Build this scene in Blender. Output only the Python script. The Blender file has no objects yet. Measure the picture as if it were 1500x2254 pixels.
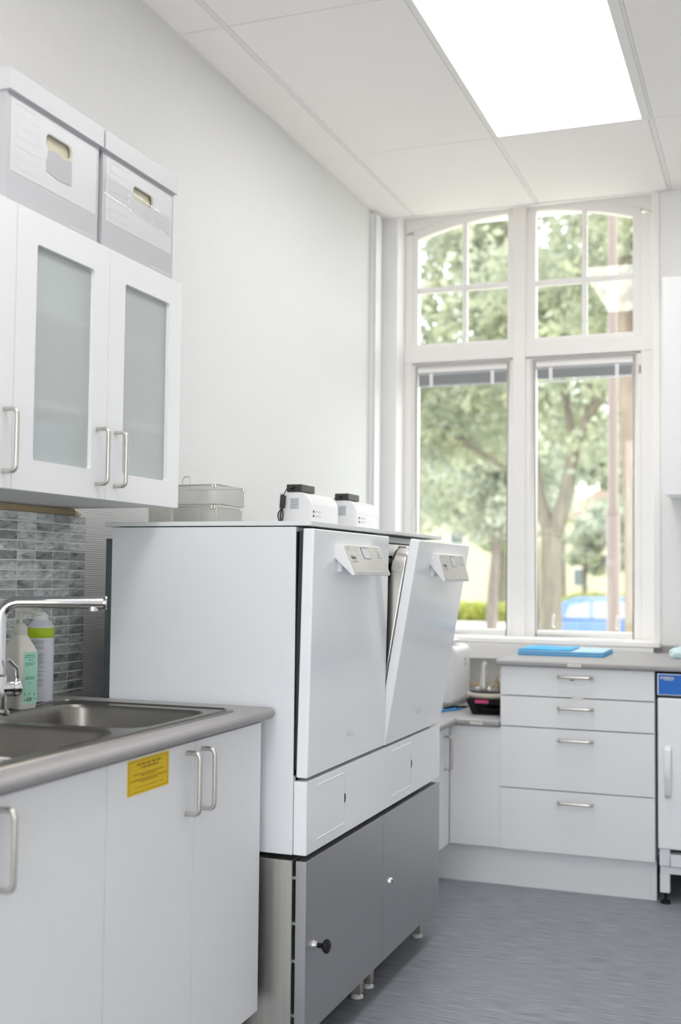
import bpy, bmesh, math, random
import numpy as np
from mathutils import Vector, Matrix

random.seed(7)
scene = bpy.context.scene
COL = scene.collection
PI = math.pi

# ------------------------------------------------------------------ camera
F_PX, YAW, PITCH, ROLL = 2545.9, 0.3591, 0.0521, 0.0102
CAM = Vector((1.7937, 0.0, 1.2198))
cy_, sy_ = math.cos(YAW), math.sin(YAW)
cp_, sp_ = math.cos(PITCH), math.sin(PITCH)
cr_, sr_ = math.cos(ROLL), math.sin(ROLL)
r0 = Vector((cy_, sy_, 0)); f0 = Vector((-sy_, cy_, 0)); zz = Vector((0, 0, 1))
u1 = -sp_ * f0 + cp_ * zz
fwd = cp_ * f0 + sp_ * zz
right = cr_ * r0 + sr_ * u1
upv = -sr_ * r0 + cr_ * u1
cd = bpy.data.cameras.new('camera')
cd.sensor_fit = 'VERTICAL'; cd.sensor_height = 36.0; cd.sensor_width = 24.0
cd.lens = F_PX / 2254 * 36.0
cd.clip_start = 0.05; cd.clip_end = 400
cd.dof.use_dof = True
cd.dof.focus_distance = 3.1
cd.dof.aperture_fstop = 2.5
cam = bpy.data.objects.new('camera', cd); COL.objects.link(cam)
m3 = Matrix((right, upv, -fwd)).transposed()
cam.matrix_world = Matrix.Translation(CAM) @ m3.to_4x4()
scene.camera = cam

# ------------------------------------------------------------------ world, sun, exposure
SKY_STRENGTH, SUN_STRENGTH, PANEL_STRENGTH = 3.5, 1.8, 6.2
w = bpy.data.worlds.new('overcast_sky'); scene.world = w
w.use_nodes = True
bg = w.node_tree.nodes['Background']
bg.inputs[0].default_value = (0.93, 0.97, 1.0, 1)
bg.inputs[1].default_value = SKY_STRENGTH
sd = bpy.data.lights.new('sun', 'SUN'); sd.energy = SUN_STRENGTH; sd.angle = math.radians(3)
sd.color = (1.0, 0.96, 0.88)
sun = bpy.data.objects.new('sun', sd); COL.objects.link(sun)
sun.rotation_euler = Vector((-0.75, 0.0, -0.66)).to_track_quat('-Z', 'Y').to_euler()
sun.location = (0, 0, 30)
scene.view_settings.view_transform = 'Standard'
scene.view_settings.look = 'None'
scene.view_settings.exposure = 0.43
scene.view_settings.gamma = 1.0
scene.view_settings.use_curve_mapping = False
scene.cycles.diffuse_bounces = 7
scene.cycles.max_bounces = 11
scene.cycles.transparent_max_bounces = 12
scene.cycles.caustics_reflective = False
scene.cycles.caustics_refractive = True
scene.cycles.sample_clamp_indirect = 20.0

# ------------------------------------------------------------------ materials
MATS = {}
def mat(name, col, rough=0.5, metal=0.0, spec=0.5, coat=0.0, bump=None, var=None, trans=0.0, ior=1.45, emit=None, aniso=0.0):
    """bump=(kind, scale xyz, strength, distance); var=(scale xyz, colour2, detail)"""
    m = bpy.data.materials.new(name); m.use_nodes = True
    nt = m.node_tree; p = nt.nodes['Principled BSDF']
    p.inputs['Base Color'].default_value = (*col, 1)
    p.inputs['Roughness'].default_value = rough
    p.inputs['Metallic'].default_value = metal
    p.inputs['Specular IOR Level'].default_value = spec
    p.inputs['Coat Weight'].default_value = coat
    p.inputs['Coat Roughness'].default_value = 0.05
    p.inputs['Transmission Weight'].default_value = trans
    p.inputs['IOR'].default_value = ior
    p.inputs['Anisotropic'].default_value = aniso
    if emit:
        p.inputs['Emission Color'].default_value = (*emit[0], 1)
        p.inputs['Emission Strength'].default_value = emit[1]
    tc = None
    def coords(scale):
        nonlocal tc
        if tc is None: tc = nt.nodes.new('ShaderNodeTexCoord')
        mp = nt.nodes.new('ShaderNodeMapping'); mp.inputs['Scale'].default_value = scale
        nt.links.new(tc.outputs['Object'], mp.inputs['Vector']); return mp
    if var:
        mp = coords(var[0]); n = nt.nodes.new('ShaderNodeTexNoise')
        n.inputs['Scale'].default_value = 1.0; n.inputs['Detail'].default_value = var[2]
        nt.links.new(mp.outputs[0], n.inputs['Vector'])
        rp = nt.nodes.new('ShaderNodeMapRange'); rp.inputs[1].default_value = 0.35; rp.inputs[2].default_value = 0.65
        nt.links.new(n.outputs[0], rp.inputs[0])
        mx = nt.nodes.new('ShaderNodeMix'); mx.data_type = 'RGBA'
        mx.inputs[6].default_value = (*col, 1); mx.inputs[7].default_value = (*var[1], 1)
        nt.links.new(rp.outputs[0], mx.inputs[0]); nt.links.new(mx.outputs[2], p.inputs['Base Color'])
    if bump:
        mp = coords(bump[1])
        if bump[0] == 'wave':
            n = nt.nodes.new('ShaderNodeTexWave'); n.bands_direction = 'Z'; n.inputs['Scale'].default_value = 1.0
            n.inputs['Distortion'].default_value = 0.6; n.inputs['Detail'].default_value = 1
        else:
            n = nt.nodes.new('ShaderNodeTexNoise'); n.inputs['Scale'].default_value = 1.0; n.inputs['Detail'].default_value = 3
        nt.links.new(mp.outputs[0], n.inputs['Vector'])
        b = nt.nodes.new('ShaderNodeBump'); b.inputs['Strength'].default_value = bump[2]; b.inputs['Distance'].default_value = bump[3]
        nt.links.new(n.outputs[0], b.inputs['Height']); nt.links.new(b.outputs[0], p.inputs['Normal'])
    MATS[name] = m
    return m

WALL = mat('ribbed_white_wallpaper', (0.755, 0.755, 0.758), 0.65, bump=('wave', (2, 2, 52), 0.35, 0.0012))
WALLB = mat('white_wall_paint', (0.87, 0.865, 0.86), 0.7, bump=('noise', (40, 40, 40), 0.1, 0.001))
CEILM = mat('ceiling_board', (0.93, 0.90, 0.88), 0.85, bump=('noise', (160, 160, 160), 0.15, 0.001))
GRID = mat('ceiling_bar_white', (0.82, 0.81, 0.795), 0.5)
FLOORM = mat('grey_vinyl_floor', (0.18, 0.193, 0.222), 0.5, var=((10, 300, 10), (0.36, 0.375, 0.415), 6), bump=('noise', (10, 260, 10), 0.25, 0.0012))
WINW = mat('window_frame_paint', (0.88, 0.86, 0.845), 0.4)
LAM = mat('white_cabinet_laminate', (0.865, 0.87, 0.885), 0.38)
LAMB = mat('cabinet_carcass_white', (0.86, 0.86, 0.86), 0.45)
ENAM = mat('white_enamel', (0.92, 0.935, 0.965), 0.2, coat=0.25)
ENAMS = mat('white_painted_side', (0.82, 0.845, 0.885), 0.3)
LIDM = mat('washer_lid_white', (0.80, 0.82, 0.83), 0.4)
STEEL = mat('brushed_steel', (0.50, 0.505, 0.525), 0.45, 1.0, var=((120, 120, 2), (0.52, 0.52, 0.53), 3))
STEELW = mat('brushed_steel_frame', (0.66, 0.645, 0.60), 0.42, 1.0, var=((60, 60, 3), (0.60, 0.585, 0.545), 3))
SINKM = mat('sink_steel', (0.26, 0.245, 0.225), 0.32, 1.0, var=((3, 200, 3), (0.23, 0.215, 0.20), 3))
CHROME = mat('chrome', (0.80, 0.80, 0.82), 0.07, 1.0)
NICKEL = mat('satin_nickel', (0.62, 0.60, 0.56), 0.32, 1.0)
INNER = mat('inner_door_steel', (0.62, 0.60, 0.57), 0.28, 1.0)
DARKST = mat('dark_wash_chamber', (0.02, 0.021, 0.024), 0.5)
BLACK = mat('black_plastic', (0.010, 0.010, 0.011), 0.22, spec=0.35)
DKGREY = mat('dark_grey_plastic', (0.03, 0.032, 0.034), 0.5)
ADAPT = mat('adapter_olive_black', (0.035, 0.036, 0.030), 0.45)
BACKPL = mat('grey_back_plate', (0.13, 0.15, 0.165), 0.4, 0.7)
WTOP = mat('grey_worktop_laminate', (0.425, 0.41, 0.412), 0.45, spec=0.32, var=((420, 420, 420), (0.365, 0.352, 0.355), 2))
PANELF = mat('control_panel_silver', (0.58, 0.56, 0.52), 0.35, 0.35)
SCREEN = mat('lcd_screen', (0.50, 0.51, 0.56), 0.25)
INK = mat('printed_grey_ink', (0.20, 0.20, 0.20), 0.6)
INKL = mat('printed_light_grey', (0.60, 0.59, 0.57), 0.6)
INKB = mat('printed_black_ink', (0.03, 0.03, 0.03), 0.6)
EMB = mat('embossed_white', (0.88, 0.89, 0.90), 0.15)
CARD = mat('silver_cardboard', (0.53, 0.535, 0.56), 0.38)
CARDW = mat('white_cardboard_print', (0.67, 0.675, 0.70), 0.36)
CARDL = mat('cardboard_lid', (0.62, 0.625, 0.65), 0.4)
CARDG = mat('torn_grey_board', (0.54, 0.54, 0.56), 0.8)
CREAM = mat('cream_card_inside', (0.70, 0.66, 0.52), 0.8)
LINE = mat('pale_form_line', (0.62, 0.625, 0.65), 0.5)
WHITEINK = mat('white_ink', (0.80, 0.80, 0.82), 0.5)
YELLOW = mat('yellow_sticker', (0.83, 0.57, 0.005), 0.45)
YINK = mat('brown_ink', (0.36, 0.20, 0.01), 0.6)
WHITEP = mat('white_plastic', (0.82, 0.82, 0.83), 0.35)
IVORY = mat('ivory_plastic', (0.72, 0.70, 0.64), 0.35)
MINT = mat('mint_label', (0.42, 0.73, 0.60), 0.5)
DGREEN = mat('dark_green_ink', (0.04, 0.30, 0.20), 0.6)
LIME = mat('lime_band', (0.46, 0.62, 0.01), 0.3)
CANW = mat('can_white', (0.68, 0.71, 0.78), 0.3)
GROUT = mat('pale_grout', (0.86, 0.87, 0.83), 0.8)
GLUE = mat('glue_brown', (0.42, 0.33, 0.20), 0.7, bump=('noise', (90, 90, 90), 0.6, 0.004))
FOAM = mat('cream_sealant', (0.72, 0.64, 0.48), 0.7)
BLUEP = mat('fridge_blue', (0.0, 0.15, 0.62), 0.35)
BLUEPF = mat('fridge_panel_trim', (0.50, 0.58, 0.70), 0.35, 0.5)
BLUES = mat('blue_sheet', (0.04, 0.42, 0.80), 0.7)
BLUEL = mat('pale_blue_sheet', (0.50, 0.72, 0.88), 0.7)
BLUEC = mat('blue_cable', (0.01, 0.28, 0.72), 0.4)
PINK = mat('pink_strip', (0.62, 0.06, 0.22), 0.5)
WOOD = mat('raw_wood', (0.62, 0.50, 0.33), 0.6, var=((3, 60, 60), (0.52, 0.40, 0.25), 3))
TEAL = mat('teal_plastic_bag', (0.62, 0.80, 0.82), 0.35)
STICK = mat('label_white', (0.80, 0.79, 0.76), 0.6)
BLINDM = mat('blind_slat_grey', (0.42, 0.43, 0.45), 0.4)
BRASS = mat('old_brass', (0.45, 0.33, 0.18), 0.45, 0.8)
BEIGE = mat('beige_rubber', (0.55, 0.51, 0.44), 0.5)

def panel_mat():
    m = bpy.data.materials.new('light_panel_glow'); m.use_nodes = True
    nt = m.node_tree; nt.nodes.clear()
    e = nt.nodes.new('ShaderNodeEmission'); e.inputs[0].default_value = (1.0, 0.985, 0.965, 1); e.inputs[1].default_value = PANEL_STRENGTH
    o = nt.nodes.new('ShaderNodeOutputMaterial'); nt.links.new(e.outputs[0], o.inputs[0]); return m
GLOW = panel_mat()

def glass_mat(name, tint, rough, refl=0.045):
    m = bpy.data.materials.new(name); m.use_nodes = True
    nt = m.node_tree; nt.nodes.clear()
    t = nt.nodes.new('ShaderNodeBsdfTransparent'); t.inputs[0].default_value = (*tint, 1)
    g = nt.nodes.new('ShaderNodeBsdfGlossy'); g.inputs['Roughness'].default_value = rough
    lw_ = nt.nodes.new('ShaderNodeLayerWeight'); lw_.inputs[0].default_value = 0.5
    pw = nt.nodes.new('ShaderNodeMath'); pw.operation = 'POWER'; pw.inputs[1].default_value = 5.0
    nt.links.new(lw_.outputs['Facing'], pw.inputs[0])
    fr = nt.nodes.new('ShaderNodeMath'); fr.operation = 'MULTIPLY_ADD'; fr.inputs[1].default_value = 0.95; fr.inputs[2].default_value = refl
    nt.links.new(pw.outputs[0], fr.inputs[0])
    mx = nt.nodes.new('ShaderNodeMixShader'); o = nt.nodes.new('ShaderNodeOutputMaterial')
    nt.links.new(fr.outputs[0], mx.inputs[0]); nt.links.new(t.outputs[0], mx.inputs[1]); nt.links.new(g.outputs[0], mx.inputs[2])
    nt.links.new(mx.outputs[0], o.inputs[0]); return m
GLASS = glass_mat('clear_pane', (0.97, 0.98, 0.97), 0.0)
TAPE = glass_mat('clear_tape', (1.0, 1.0, 1.0), 0.06, 0.04)

def frosted():
    m = bpy.data.materials.new('frosted_glass'); m.use_nodes = True
    nt = m.node_tree; p = nt.nodes['Principled BSDF']
    p.inputs['Base Color'].default_value = (0.93, 0.975, 0.97, 1)
    p.inputs['Roughness'].default_value = 0.33
    p.inputs['Transmission Weight'].default_value = 0.58
    p.inputs['IOR'].default_value = 1.25
    return m
FROST = frosted()

def marble():
    m = bpy.data.materials.new('grey_marble_tile'); m.use_nodes = True
    nt = m.node_tree; p = nt.nodes['Principled BSDF']; p.inputs['Roughness'].default_value = 0.22
    tc = nt.nodes.new('ShaderNodeTexCoord'); oi = nt.nodes.new('ShaderNodeObjectInfo')
    ml = nt.nodes.new('ShaderNodeMath'); ml.operation = 'MULTIPLY'; ml.inputs[1].default_value = 37.0
    nt.links.new(oi.outputs['Random'], ml.inputs[0])
    mp = nt.nodes.new('ShaderNodeMapping'); mp.inputs['Scale'].default_value = (18, 18, 60); mp.inputs['Rotation'].default_value = (0.25, 0, 0)
    nt.links.new(tc.outputs['Object'], mp.inputs['Vector'])
    n = nt.nodes.new('ShaderNodeTexNoise'); n.noise_dimensions = '4D'; n.inputs['Scale'].default_value = 1; n.inputs['Detail'].default_value = 6
    n.inputs['Distortion'].default_value = 1.2
    nt.links.new(mp.outputs[0], n.inputs['Vector']); nt.links.new(ml.outputs[0], n.inputs['W'])
    cr = nt.nodes.new('ShaderNodeValToRGB')
    cr.color_ramp.elements[0].position = 0.30; cr.color_ramp.elements[0].color = (0.20, 0.22, 0.225, 1)
    cr.color_ramp.elements[1].position = 0.72; cr.color_ramp.elements[1].color = (0.80, 0.825, 0.81, 1)
    e = cr.color_ramp.elements.new(0.5); e.color = (0.52, 0.55, 0.55, 1)
    nt.links.new(n.outputs[0], cr.inputs[0])
    # shift the tone from tile to tile
    hs = nt.nodes.new('ShaderNodeMapRange'); hs.inputs[3].default_value = 0.65; hs.inputs[4].default_value = 1.35
    nt.links.new(oi.outputs['Random'], hs.inputs[0])
    hv = nt.nodes.new('ShaderNodeHueSaturation'); nt.links.new(cr.outputs[0], hv.inputs['Color']); nt.links.new(hs.outputs[0], hv.inputs['Value'])
    nt.links.new(hv.outputs[0], p.inputs['Base Color'])
    return m
MARBLE = marble()

def wire_mat():
    m = bpy.data.materials.new('fine_wire_mesh'); m.use_nodes = True
    nt = m.node_tree; nt.nodes.clear()
    tc = nt.nodes.new('ShaderNodeTexCoord'); sep = nt.nodes.new('ShaderNodeSeparateXYZ'); nt.links.new(tc.outputs['Object'], sep.inputs[0])
    def mth(op, a, b=None):
        n = nt.nodes.new('ShaderNodeMath'); n.operation = op
        for i, v in enumerate((a, b)):
            if v is None: continue
            if isinstance(v, (int, float)): n.inputs[i].default_value = v
            else: nt.links.new(v, n.inputs[i])
        return n.outputs[0]
    h = mth('ADD', sep.outputs[0], sep.outputs[1])
    a = mth('ABSOLUTE', mth('SINE', mth('MULTIPLY', mth('ADD', h, sep.outputs[2]), PI / 0.0042)))
    b = mth('ABSOLUTE', mth('SINE', mth('MULTIPLY', mth('SUBTRACT', h, sep.outputs[2]), PI / 0.0042)))
    hole = mth('GREATER_THAN', mth('MINIMUM', a, b), 0.62)
    t = nt.nodes.new('ShaderNodeBsdfTransparent'); g = nt.nodes.new('ShaderNodeBsdfPrincipled')
    g.inputs['Base Color'].default_value = (0.74, 0.73, 0.70, 1); g.inputs['Metallic'].default_value = 0.9; g.inputs['Roughness'].default_value = 0.4
    mx = nt.nodes.new('ShaderNodeMixShader'); o = nt.nodes.new('ShaderNodeOutputMaterial')
    nt.links.new(hole, mx.inputs[0]); nt.links.new(g.outputs[0], mx.inputs[1]); nt.links.new(t.outputs[0], mx.inputs[2]); nt.links.new(mx.outputs[0], o.inputs[0])
    return m
WIRE = wire_mat()

def leaf_mat(name, c1, c2):
    m = bpy.data.materials.new(name); m.use_nodes = True
    nt = m.node_tree; nt.nodes.clear()
    tc = nt.nodes.new('ShaderNodeTexCoord'); n = nt.nodes.new('ShaderNodeTexNoise'); n.inputs['Scale'].default_value = 1.1; n.inputs['Detail'].default_value = 4
    nt.links.new(tc.outputs['Object'], n.inputs['Vector'])
    cr = nt.nodes.new('ShaderNodeValToRGB'); cr.color_ramp.elements[0].position = 0.38; cr.color_ramp.elements[1].position = 0.66
    cr.color_ramp.elements[0].color = (*c1, 1); cr.color_ramp.elements[1].color = (*c2, 1)
    nt.links.new(n.outputs[0], cr.inputs[0])
    d = nt.nodes.new('ShaderNodeBsdfDiffuse'); t = nt.nodes.new('ShaderNodeBsdfTranslucent')
    nt.links.new(cr.outputs[0], d.inputs[0]); nt.links.new(cr.outputs[0], t.inputs[0])
    mx = nt.nodes.new('ShaderNodeMixShader'); mx.inputs[0].default_value = 0.45
    o = nt.nodes.new('ShaderNodeOutputMaterial')
    nt.links.new(d.outputs[0], mx.inputs[1]); nt.links.new(t.outputs[0], mx.inputs[2]); nt.links.new(mx.outputs[0], o.inputs[0])
    return m
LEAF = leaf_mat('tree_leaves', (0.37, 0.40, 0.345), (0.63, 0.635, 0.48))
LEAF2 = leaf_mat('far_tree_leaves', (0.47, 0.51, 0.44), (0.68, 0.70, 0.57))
HEDGE = leaf_mat('hedge_leaves', (0.35, 0.42, 0.12), (0.62, 0.62, 0.18))
BARK = mat('tree_bark', (0.17, 0.145, 0.13), 0.9, var=((9, 9, 2), (0.25, 0.215, 0.19), 4))
BARKW = mat('reddish_bark', (0.20, 0.15, 0.125), 0.9, var=((9, 9, 2), (0.27, 0.21, 0.175), 4))
POLE = mat('lamp_pole_paint', (0.20, 0.155, 0.14), 0.28)
CARB = mat('blue_car_paint', (0.16, 0.28, 0.66), 0.2, 0.3, coat=0.8)
CARG = mat('sky_toned_car_glass', (0.55, 0.60, 0.66), 0.05)  # pale colour holds the sky's reflection in the car windows
TYRE = mat('tyre_rubber', (0.05, 0.05, 0.055), 0.8)
RIM = mat('wheel_rim', (0.5, 0.5, 0.52), 0.3, 0.8)
TAIL = mat('tail_light_red', (0.65, 0.03, 0.04), 0.2)
GRASS = mat('lawn_grass', (0.30, 0.36, 0.13), 0.9, var=((2, 2, 2), (0.44, 0.46, 0.20), 4))
PAVE = mat('pale_pavement', (0.56, 0.51, 0.48), 0.9)
ASPH = mat('asphalt', (0.30, 0.30, 0.31), 0.9)
PLAST = mat('house_plaster', (0.68, 0.60, 0.50), 0.9)
ROOFT = mat('house_roof_tiles', (0.40, 0.30, 0.27), 0.8)
HWIN = mat('house_window_glass', (0.16, 0.18, 0.21), 0.1)

# ------------------------------------------------------------------ mesh helpers
OFF = {}
def off(o): return OFF.get(o.name, Vector((0, 0, 0))) if o else Vector((0, 0, 0))

class MB:
    def __init__(s): s.v = []; s.f = []; s.T = None
    def add(s, vs, fs):
        b = len(s.v); s.v += [Vector(p) for p in vs]; s.f += [tuple(i + b for i in f) for f in fs]; return s
    def box(s, x0, x1, y0, y1, z0, z1):
        return s.add([(x0,y0,z0),(x1,y0,z0),(x1,y1,z0),(x0,y1,z0),(x0,y0,z1),(x1,y0,z1),(x1,y1,z1),(x0,y1,z1)],
                     [(0,3,2,1),(4,5,6,7),(0,1,5,4),(1,2,6,5),(2,3,7,6),(3,0,4,7)])
    def obox(s, c, ax, ay, az):
        c = Vector(c); ax = Vector(ax); ay = Vector(ay); az = Vector(az)
        P = [c + sx*ax + sy*ay + sz*az for sz in (-1,1) for sx, sy in ((-1,-1),(1,-1),(1,1),(-1,1))]
        return s.add(P, [(0,3,2,1),(4,5,6,7),(0,1,5,4),(1,2,6,5),(2,3,7,6),(3,0,4,7)])
    def quad(s, *p): return s.add(p, [tuple(range(len(p)))])
    def prism(s, poly, axis, a0, a1):
        n = len(poly)
        def P(p, a):
            return {'x': (a, p[0], p[1]), 'y': (p[0], a, p[1]), 'z': (p[0], p[1], a)}[axis]
        vs = [P(p, a0) for p in poly] + [P(p, a1) for p in poly]
        fs = [tuple(range(n))[::-1], tuple(range(n, 2*n))] + [(i, (i+1) % n, n+(i+1) % n, n+i) for i in range(n)]
        return s.add(vs, fs)
    def tube(s, pts, r, n=10, cap=True):
        pts = [Vector(p) for p in pts]; m = len(pts)
        rr = r if isinstance(r, (list, tuple)) else [r]*m
        rings = []; prev = None
        for i, p in enumerate(pts):
            t = (pts[min(i+1, m-1)] - pts[max(i-1, 0)])
            if t.length < 1e-9: t = Vector((0,0,1))
            t.normalize()
            if prev is None:
                a = Vector((0,0,1)) if abs(t.z) < 0.9 else Vector((1,0,0))
                nx = t.cross(a).normalized()
            else:
                nx = (prev - t*prev.dot(t)).normalized()
            prev = nx; ny = t.cross(nx)
            rings.append([p + rr[i]*(math.cos(2*PI*k/n)*nx + math.sin(2*PI*k/n)*ny) for k in range(n)])
        vs = [v for r_ in rings for v in r_]
        fs = [(i*n+k, i*n+(k+1) % n, (i+1)*n+(k+1) % n, (i+1)*n+k) for i in range(m-1) for k in range(n)]
        if cap: fs += [tuple(range(n))[::-1], tuple(range((m-1)*n, m*n))]
        return s.add(vs, fs)
    def lathe(s, prof, c, n=24, axis='z'):
        c = Vector(c)
        def P(r, h, a):
            x, y = r*math.cos(a), r*math.sin(a)
            return c + Vector({'z': (x, y, h), 'x': (h, x, y), 'y': (x, h, y)}[axis])
        m = len(prof)
        vs = [P(max(r, 1e-4), h, 2*PI*k/n) for r, h in prof for k in range(n)]
        fs = [(i*n+k, i*n+(k+1) % n, (i+1)*n+(k+1) % n, (i+1)*n+k) for i in range(m-1) for k in range(n)]
        fs += [tuple(range(n))[::-1], tuple(range((m-1)*n, m*n))]
        return s.add(vs, fs)
    def build(s, name, material, parent=None, bevel=0.0, seg=2, smooth=False, T=None, ang=30):
        o_ = off(parent)
        vs = [((T @ p) if T else p) - o_ for p in s.v]
        me = bpy.data.meshes.new(name)
        me.from_pydata([tuple(p) for p in vs], [], s.f); me.update()
        bm = bmesh.new(); bm.from_mesh(me)
        bmesh.ops.recalc_face_normals(bm, faces=bm.faces)
        if bevel > 0:
            bmesh.ops.remove_doubles(bm, verts=bm.verts, dist=1e-6)
            es = [e for e in bm.edges if len(e.link_faces) == 2 and e.calc_face_angle(0) > math.radians(ang)]
            bmesh.ops.bevel(bm, geom=es, offset=bevel, segments=seg, profile=0.5, affect='EDGES', clamp_overlap=True)
        bm.to_mesh(me); bm.free()
        if smooth or (bevel > 0 and seg > 1):
            for p in me.polygons: p.use_smooth = True
            try: me.set_sharp_from_angle(angle=math.radians(40))
            except Exception: pass
        me.materials.append(material)
        o = bpy.data.objects.new(name, me); COL.objects.link(o)
        if bevel > 0 and seg > 1:
            wn = o.modifiers.new('weighted_normals', 'WEIGHTED_NORMAL'); wn.mode = 'FACE_AREA'; wn.weight = 100; wn.keep_sharp = True
        if parent: o.parent = parent; OFF[o.name] = o_
        return o

def tag(o, label, cat=None, group=None, kind=None):
    o['label'] = label
    if cat: o['category'] = cat
    if group: o['group'] = group
    if kind: o['kind'] = kind
    return o
def thing(name, label, cat, loc, group=None, kind=None):
    o = bpy.data.objects.new(name, None); COL.objects.link(o); o.location = loc; o.empty_display_size = 0.05
    OFF[o.name] = Vector(loc)
    return tag(o, label, cat, group, kind)
def struct(o, label, cat=None): return tag(o, label, cat, None, 'structure')

def fillet(pts, r, seg=5):
    pts = [Vector(p) for p in pts]; out = [pts[0]]
    for i in range(1, len(pts)-1):
        a, b, c = pts[i-1], pts[i], pts[i+1]
        d1 = (a-b); d2 = (c-b); l = min(r, d1.length*0.49, d2.length*0.49)
        p = b + d1.normalized()*l; q = b + d2.normalized()*l
        for k in range(seg+1):
            t = k/seg; out.append((1-t)**2*p + 2*t*(1-t)*b + t*t*q)
    out.append(pts[-1]); return out

def bow_handle(parent, p0, p1, n, name='handle', r=0.005, d=0.032):
    p0, p1, n = Vector(p0), Vector(p1), Vector(n)
    m = MB().tube(fillet([p0 - n*0.002, p0 + n*d, p1 + n*d, p1 - n*0.002], 0.014, 6), r, 12)
    return m.build(name, NICKEL, parent, smooth=True)

def text(s, size, origin, rv, uv, material, name, parent, bold=0.0):
    cu = bpy.data.curves.new(name, 'FONT'); cu.body = s; cu.size = size; cu.resolution_u = 2; cu.offset = bold
    ob = bpy.data.objects.new(name, cu); COL.objects.link(ob)
    dg = bpy.context.evaluated_depsgraph_get(); dg.update()
    me = bpy.data.meshes.new_from_object(ob.evaluated_get(dg))
    COL.objects.unlink(ob); bpy.data.objects.remove(ob)
    O = Vector(origin); rv = Vector(rv); uv = Vector(uv); o_ = off(parent)
    for v in me.vertices:
        v.co = O + rv*v.co.x + uv*v.co.y - o_
    me.name = name; me.materials.clear(); me.materials.append(material)
    o = bpy.data.objects.new(name, me); COL.objects.link(o); o.parent = parent; OFF[o.name] = o_
    return o

def bars(rows, origin, rv, uv, material, name, parent, seed=1, th=0.0003, fn=None):
    """rows of small word-like dashes too fine to read: (u0, v, length, height)"""
    rnd = random.Random(seed); m = MB(); O = Vector(origin); rv = Vector(rv); uv = Vector(uv); nv = rv.cross(uv).normalized()
    for u0, v, ln, h in rows:
        u = u0
        while u < u0 + ln:
            l = min(rnd.uniform(1.2, 4.5)*h, u0 + ln - u)
            if l < 0.6*h: break
            P = lambda a, b: (fn(a, b) if fn else O + rv*a + uv*b + nv*th)
            m.quad(P(u, v), P(u+l, v), P(u+l, v+h), P(u, v+h))
            u += l + 0.8*h
    return m.build(name, material, parent)

def rrect(x0, x1, y0, y1, r, seg=5):
    out = []
    for cx, cy, a0 in ((x1-r, y1-r, 0), (x0+r, y1-r, PI/2), (x0+r, y0+r, PI), (x1-r, y0+r, 1.5*PI)):
        for k in range(seg+1):
            a = a0 + PI/2*k/seg; out.append((cx + r*math.cos(a), cy + r*math.sin(a)))
    return out

def plate_with_holes(outer, holes, fn):
    """flat plate (2d loops) with holes; fn maps (a,b)->3d.  returns MB"""
    bm = bmesh.new(); es = []
    for loop in [outer] + holes:
        vs = [bm.verts.new((p[0], p[1], 0)) for p in loop]
        es += [bm.edges.new((vs[i], vs[(i+1) % len(vs)])) for i in range(len(vs))]
    bmesh.ops.triangle_fill(bm, use_beauty=True, use_dissolve=False, edges=es)
    bm.verts.index_update()
    m = MB(); m.add([fn(v.co.x, v.co.y) for v in bm.verts], [tuple(v.index for v in f.verts) for f in bm.faces])
    bm.free(); return m

# ================================================================== SETTING
YB = 5.307          # window wall
H = 2.95            # ceiling
XR, YN = 2.75, -1.58  # right wall, wall behind the camera

struct(MB().box(-0.2, XR+0.2, YN-0.2, YB+0.3, -0.12, 0).build('floor', FLOORM), 'blue grey streaked vinyl floor')
struct(MB().box(-0.2, 0, YN-0.2, YB+0.3, 0, H+0.25).build('wall_left', WALL), 'white finely ribbed wall behind the cabinets and washers')
struct(MB().box(XR, XR+0.2, YN-0.2, YB+0.3, -0.9, H+0.25).build('wall_right', WALLB), 'white wall on the right, out of view')
RX0, RX1, RZ0, RZ1 = 0.25, 2.5, 0.12, 2.72      # unseen glazed front, added to light the room from behind the camera
wr = MB().box(0, RX0, YN-0.2, YN, -0.9, H+0.25).box(RX1, XR, YN-0.2, YN, -0.9, H+0.25)
wr.box(RX0, RX1, YN-0.2, YN, -0.9, RZ0).box(RX0, RX1, YN-0.2, YN, RZ1, H+0.25)
struct(wr.build('wall_front', WALLB), 'white wall behind the camera with a wide opening for the added glazed front')
w2 = MB(); ya_, yb_ = YN-0.14, YN-0.07
w2.box(RX0, RX0+0.06, ya_, yb_, RZ0, RZ1).box(RX1-0.06, RX1, ya_, yb_, RZ0, RZ1).box(RX0+0.06, RX1-0.06, ya_, yb_, RZ0, RZ0+0.06).box(RX0+0.06, RX1-0.06, ya_, yb_, RZ1-0.06, RZ1)
for xm in (1.0, 1.75): w2.box(xm-0.03, xm+0.03, ya_, yb_, RZ0+0.06, RZ1-0.06)
w2 = w2.build('fill_window', WINW, bevel=0.004); struct(w2, 'wide white glazed front added behind the camera for fill light, out of view')
for a, b_ in ((RX0+0.06, 0.97), (1.03, 1.72), (1.78, RX1-0.06)): MB().box(a, b_, YN-0.107, YN-0.103, RZ0+0.06, RZ1-0.06).build('pane', GLASS, w2)

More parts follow.
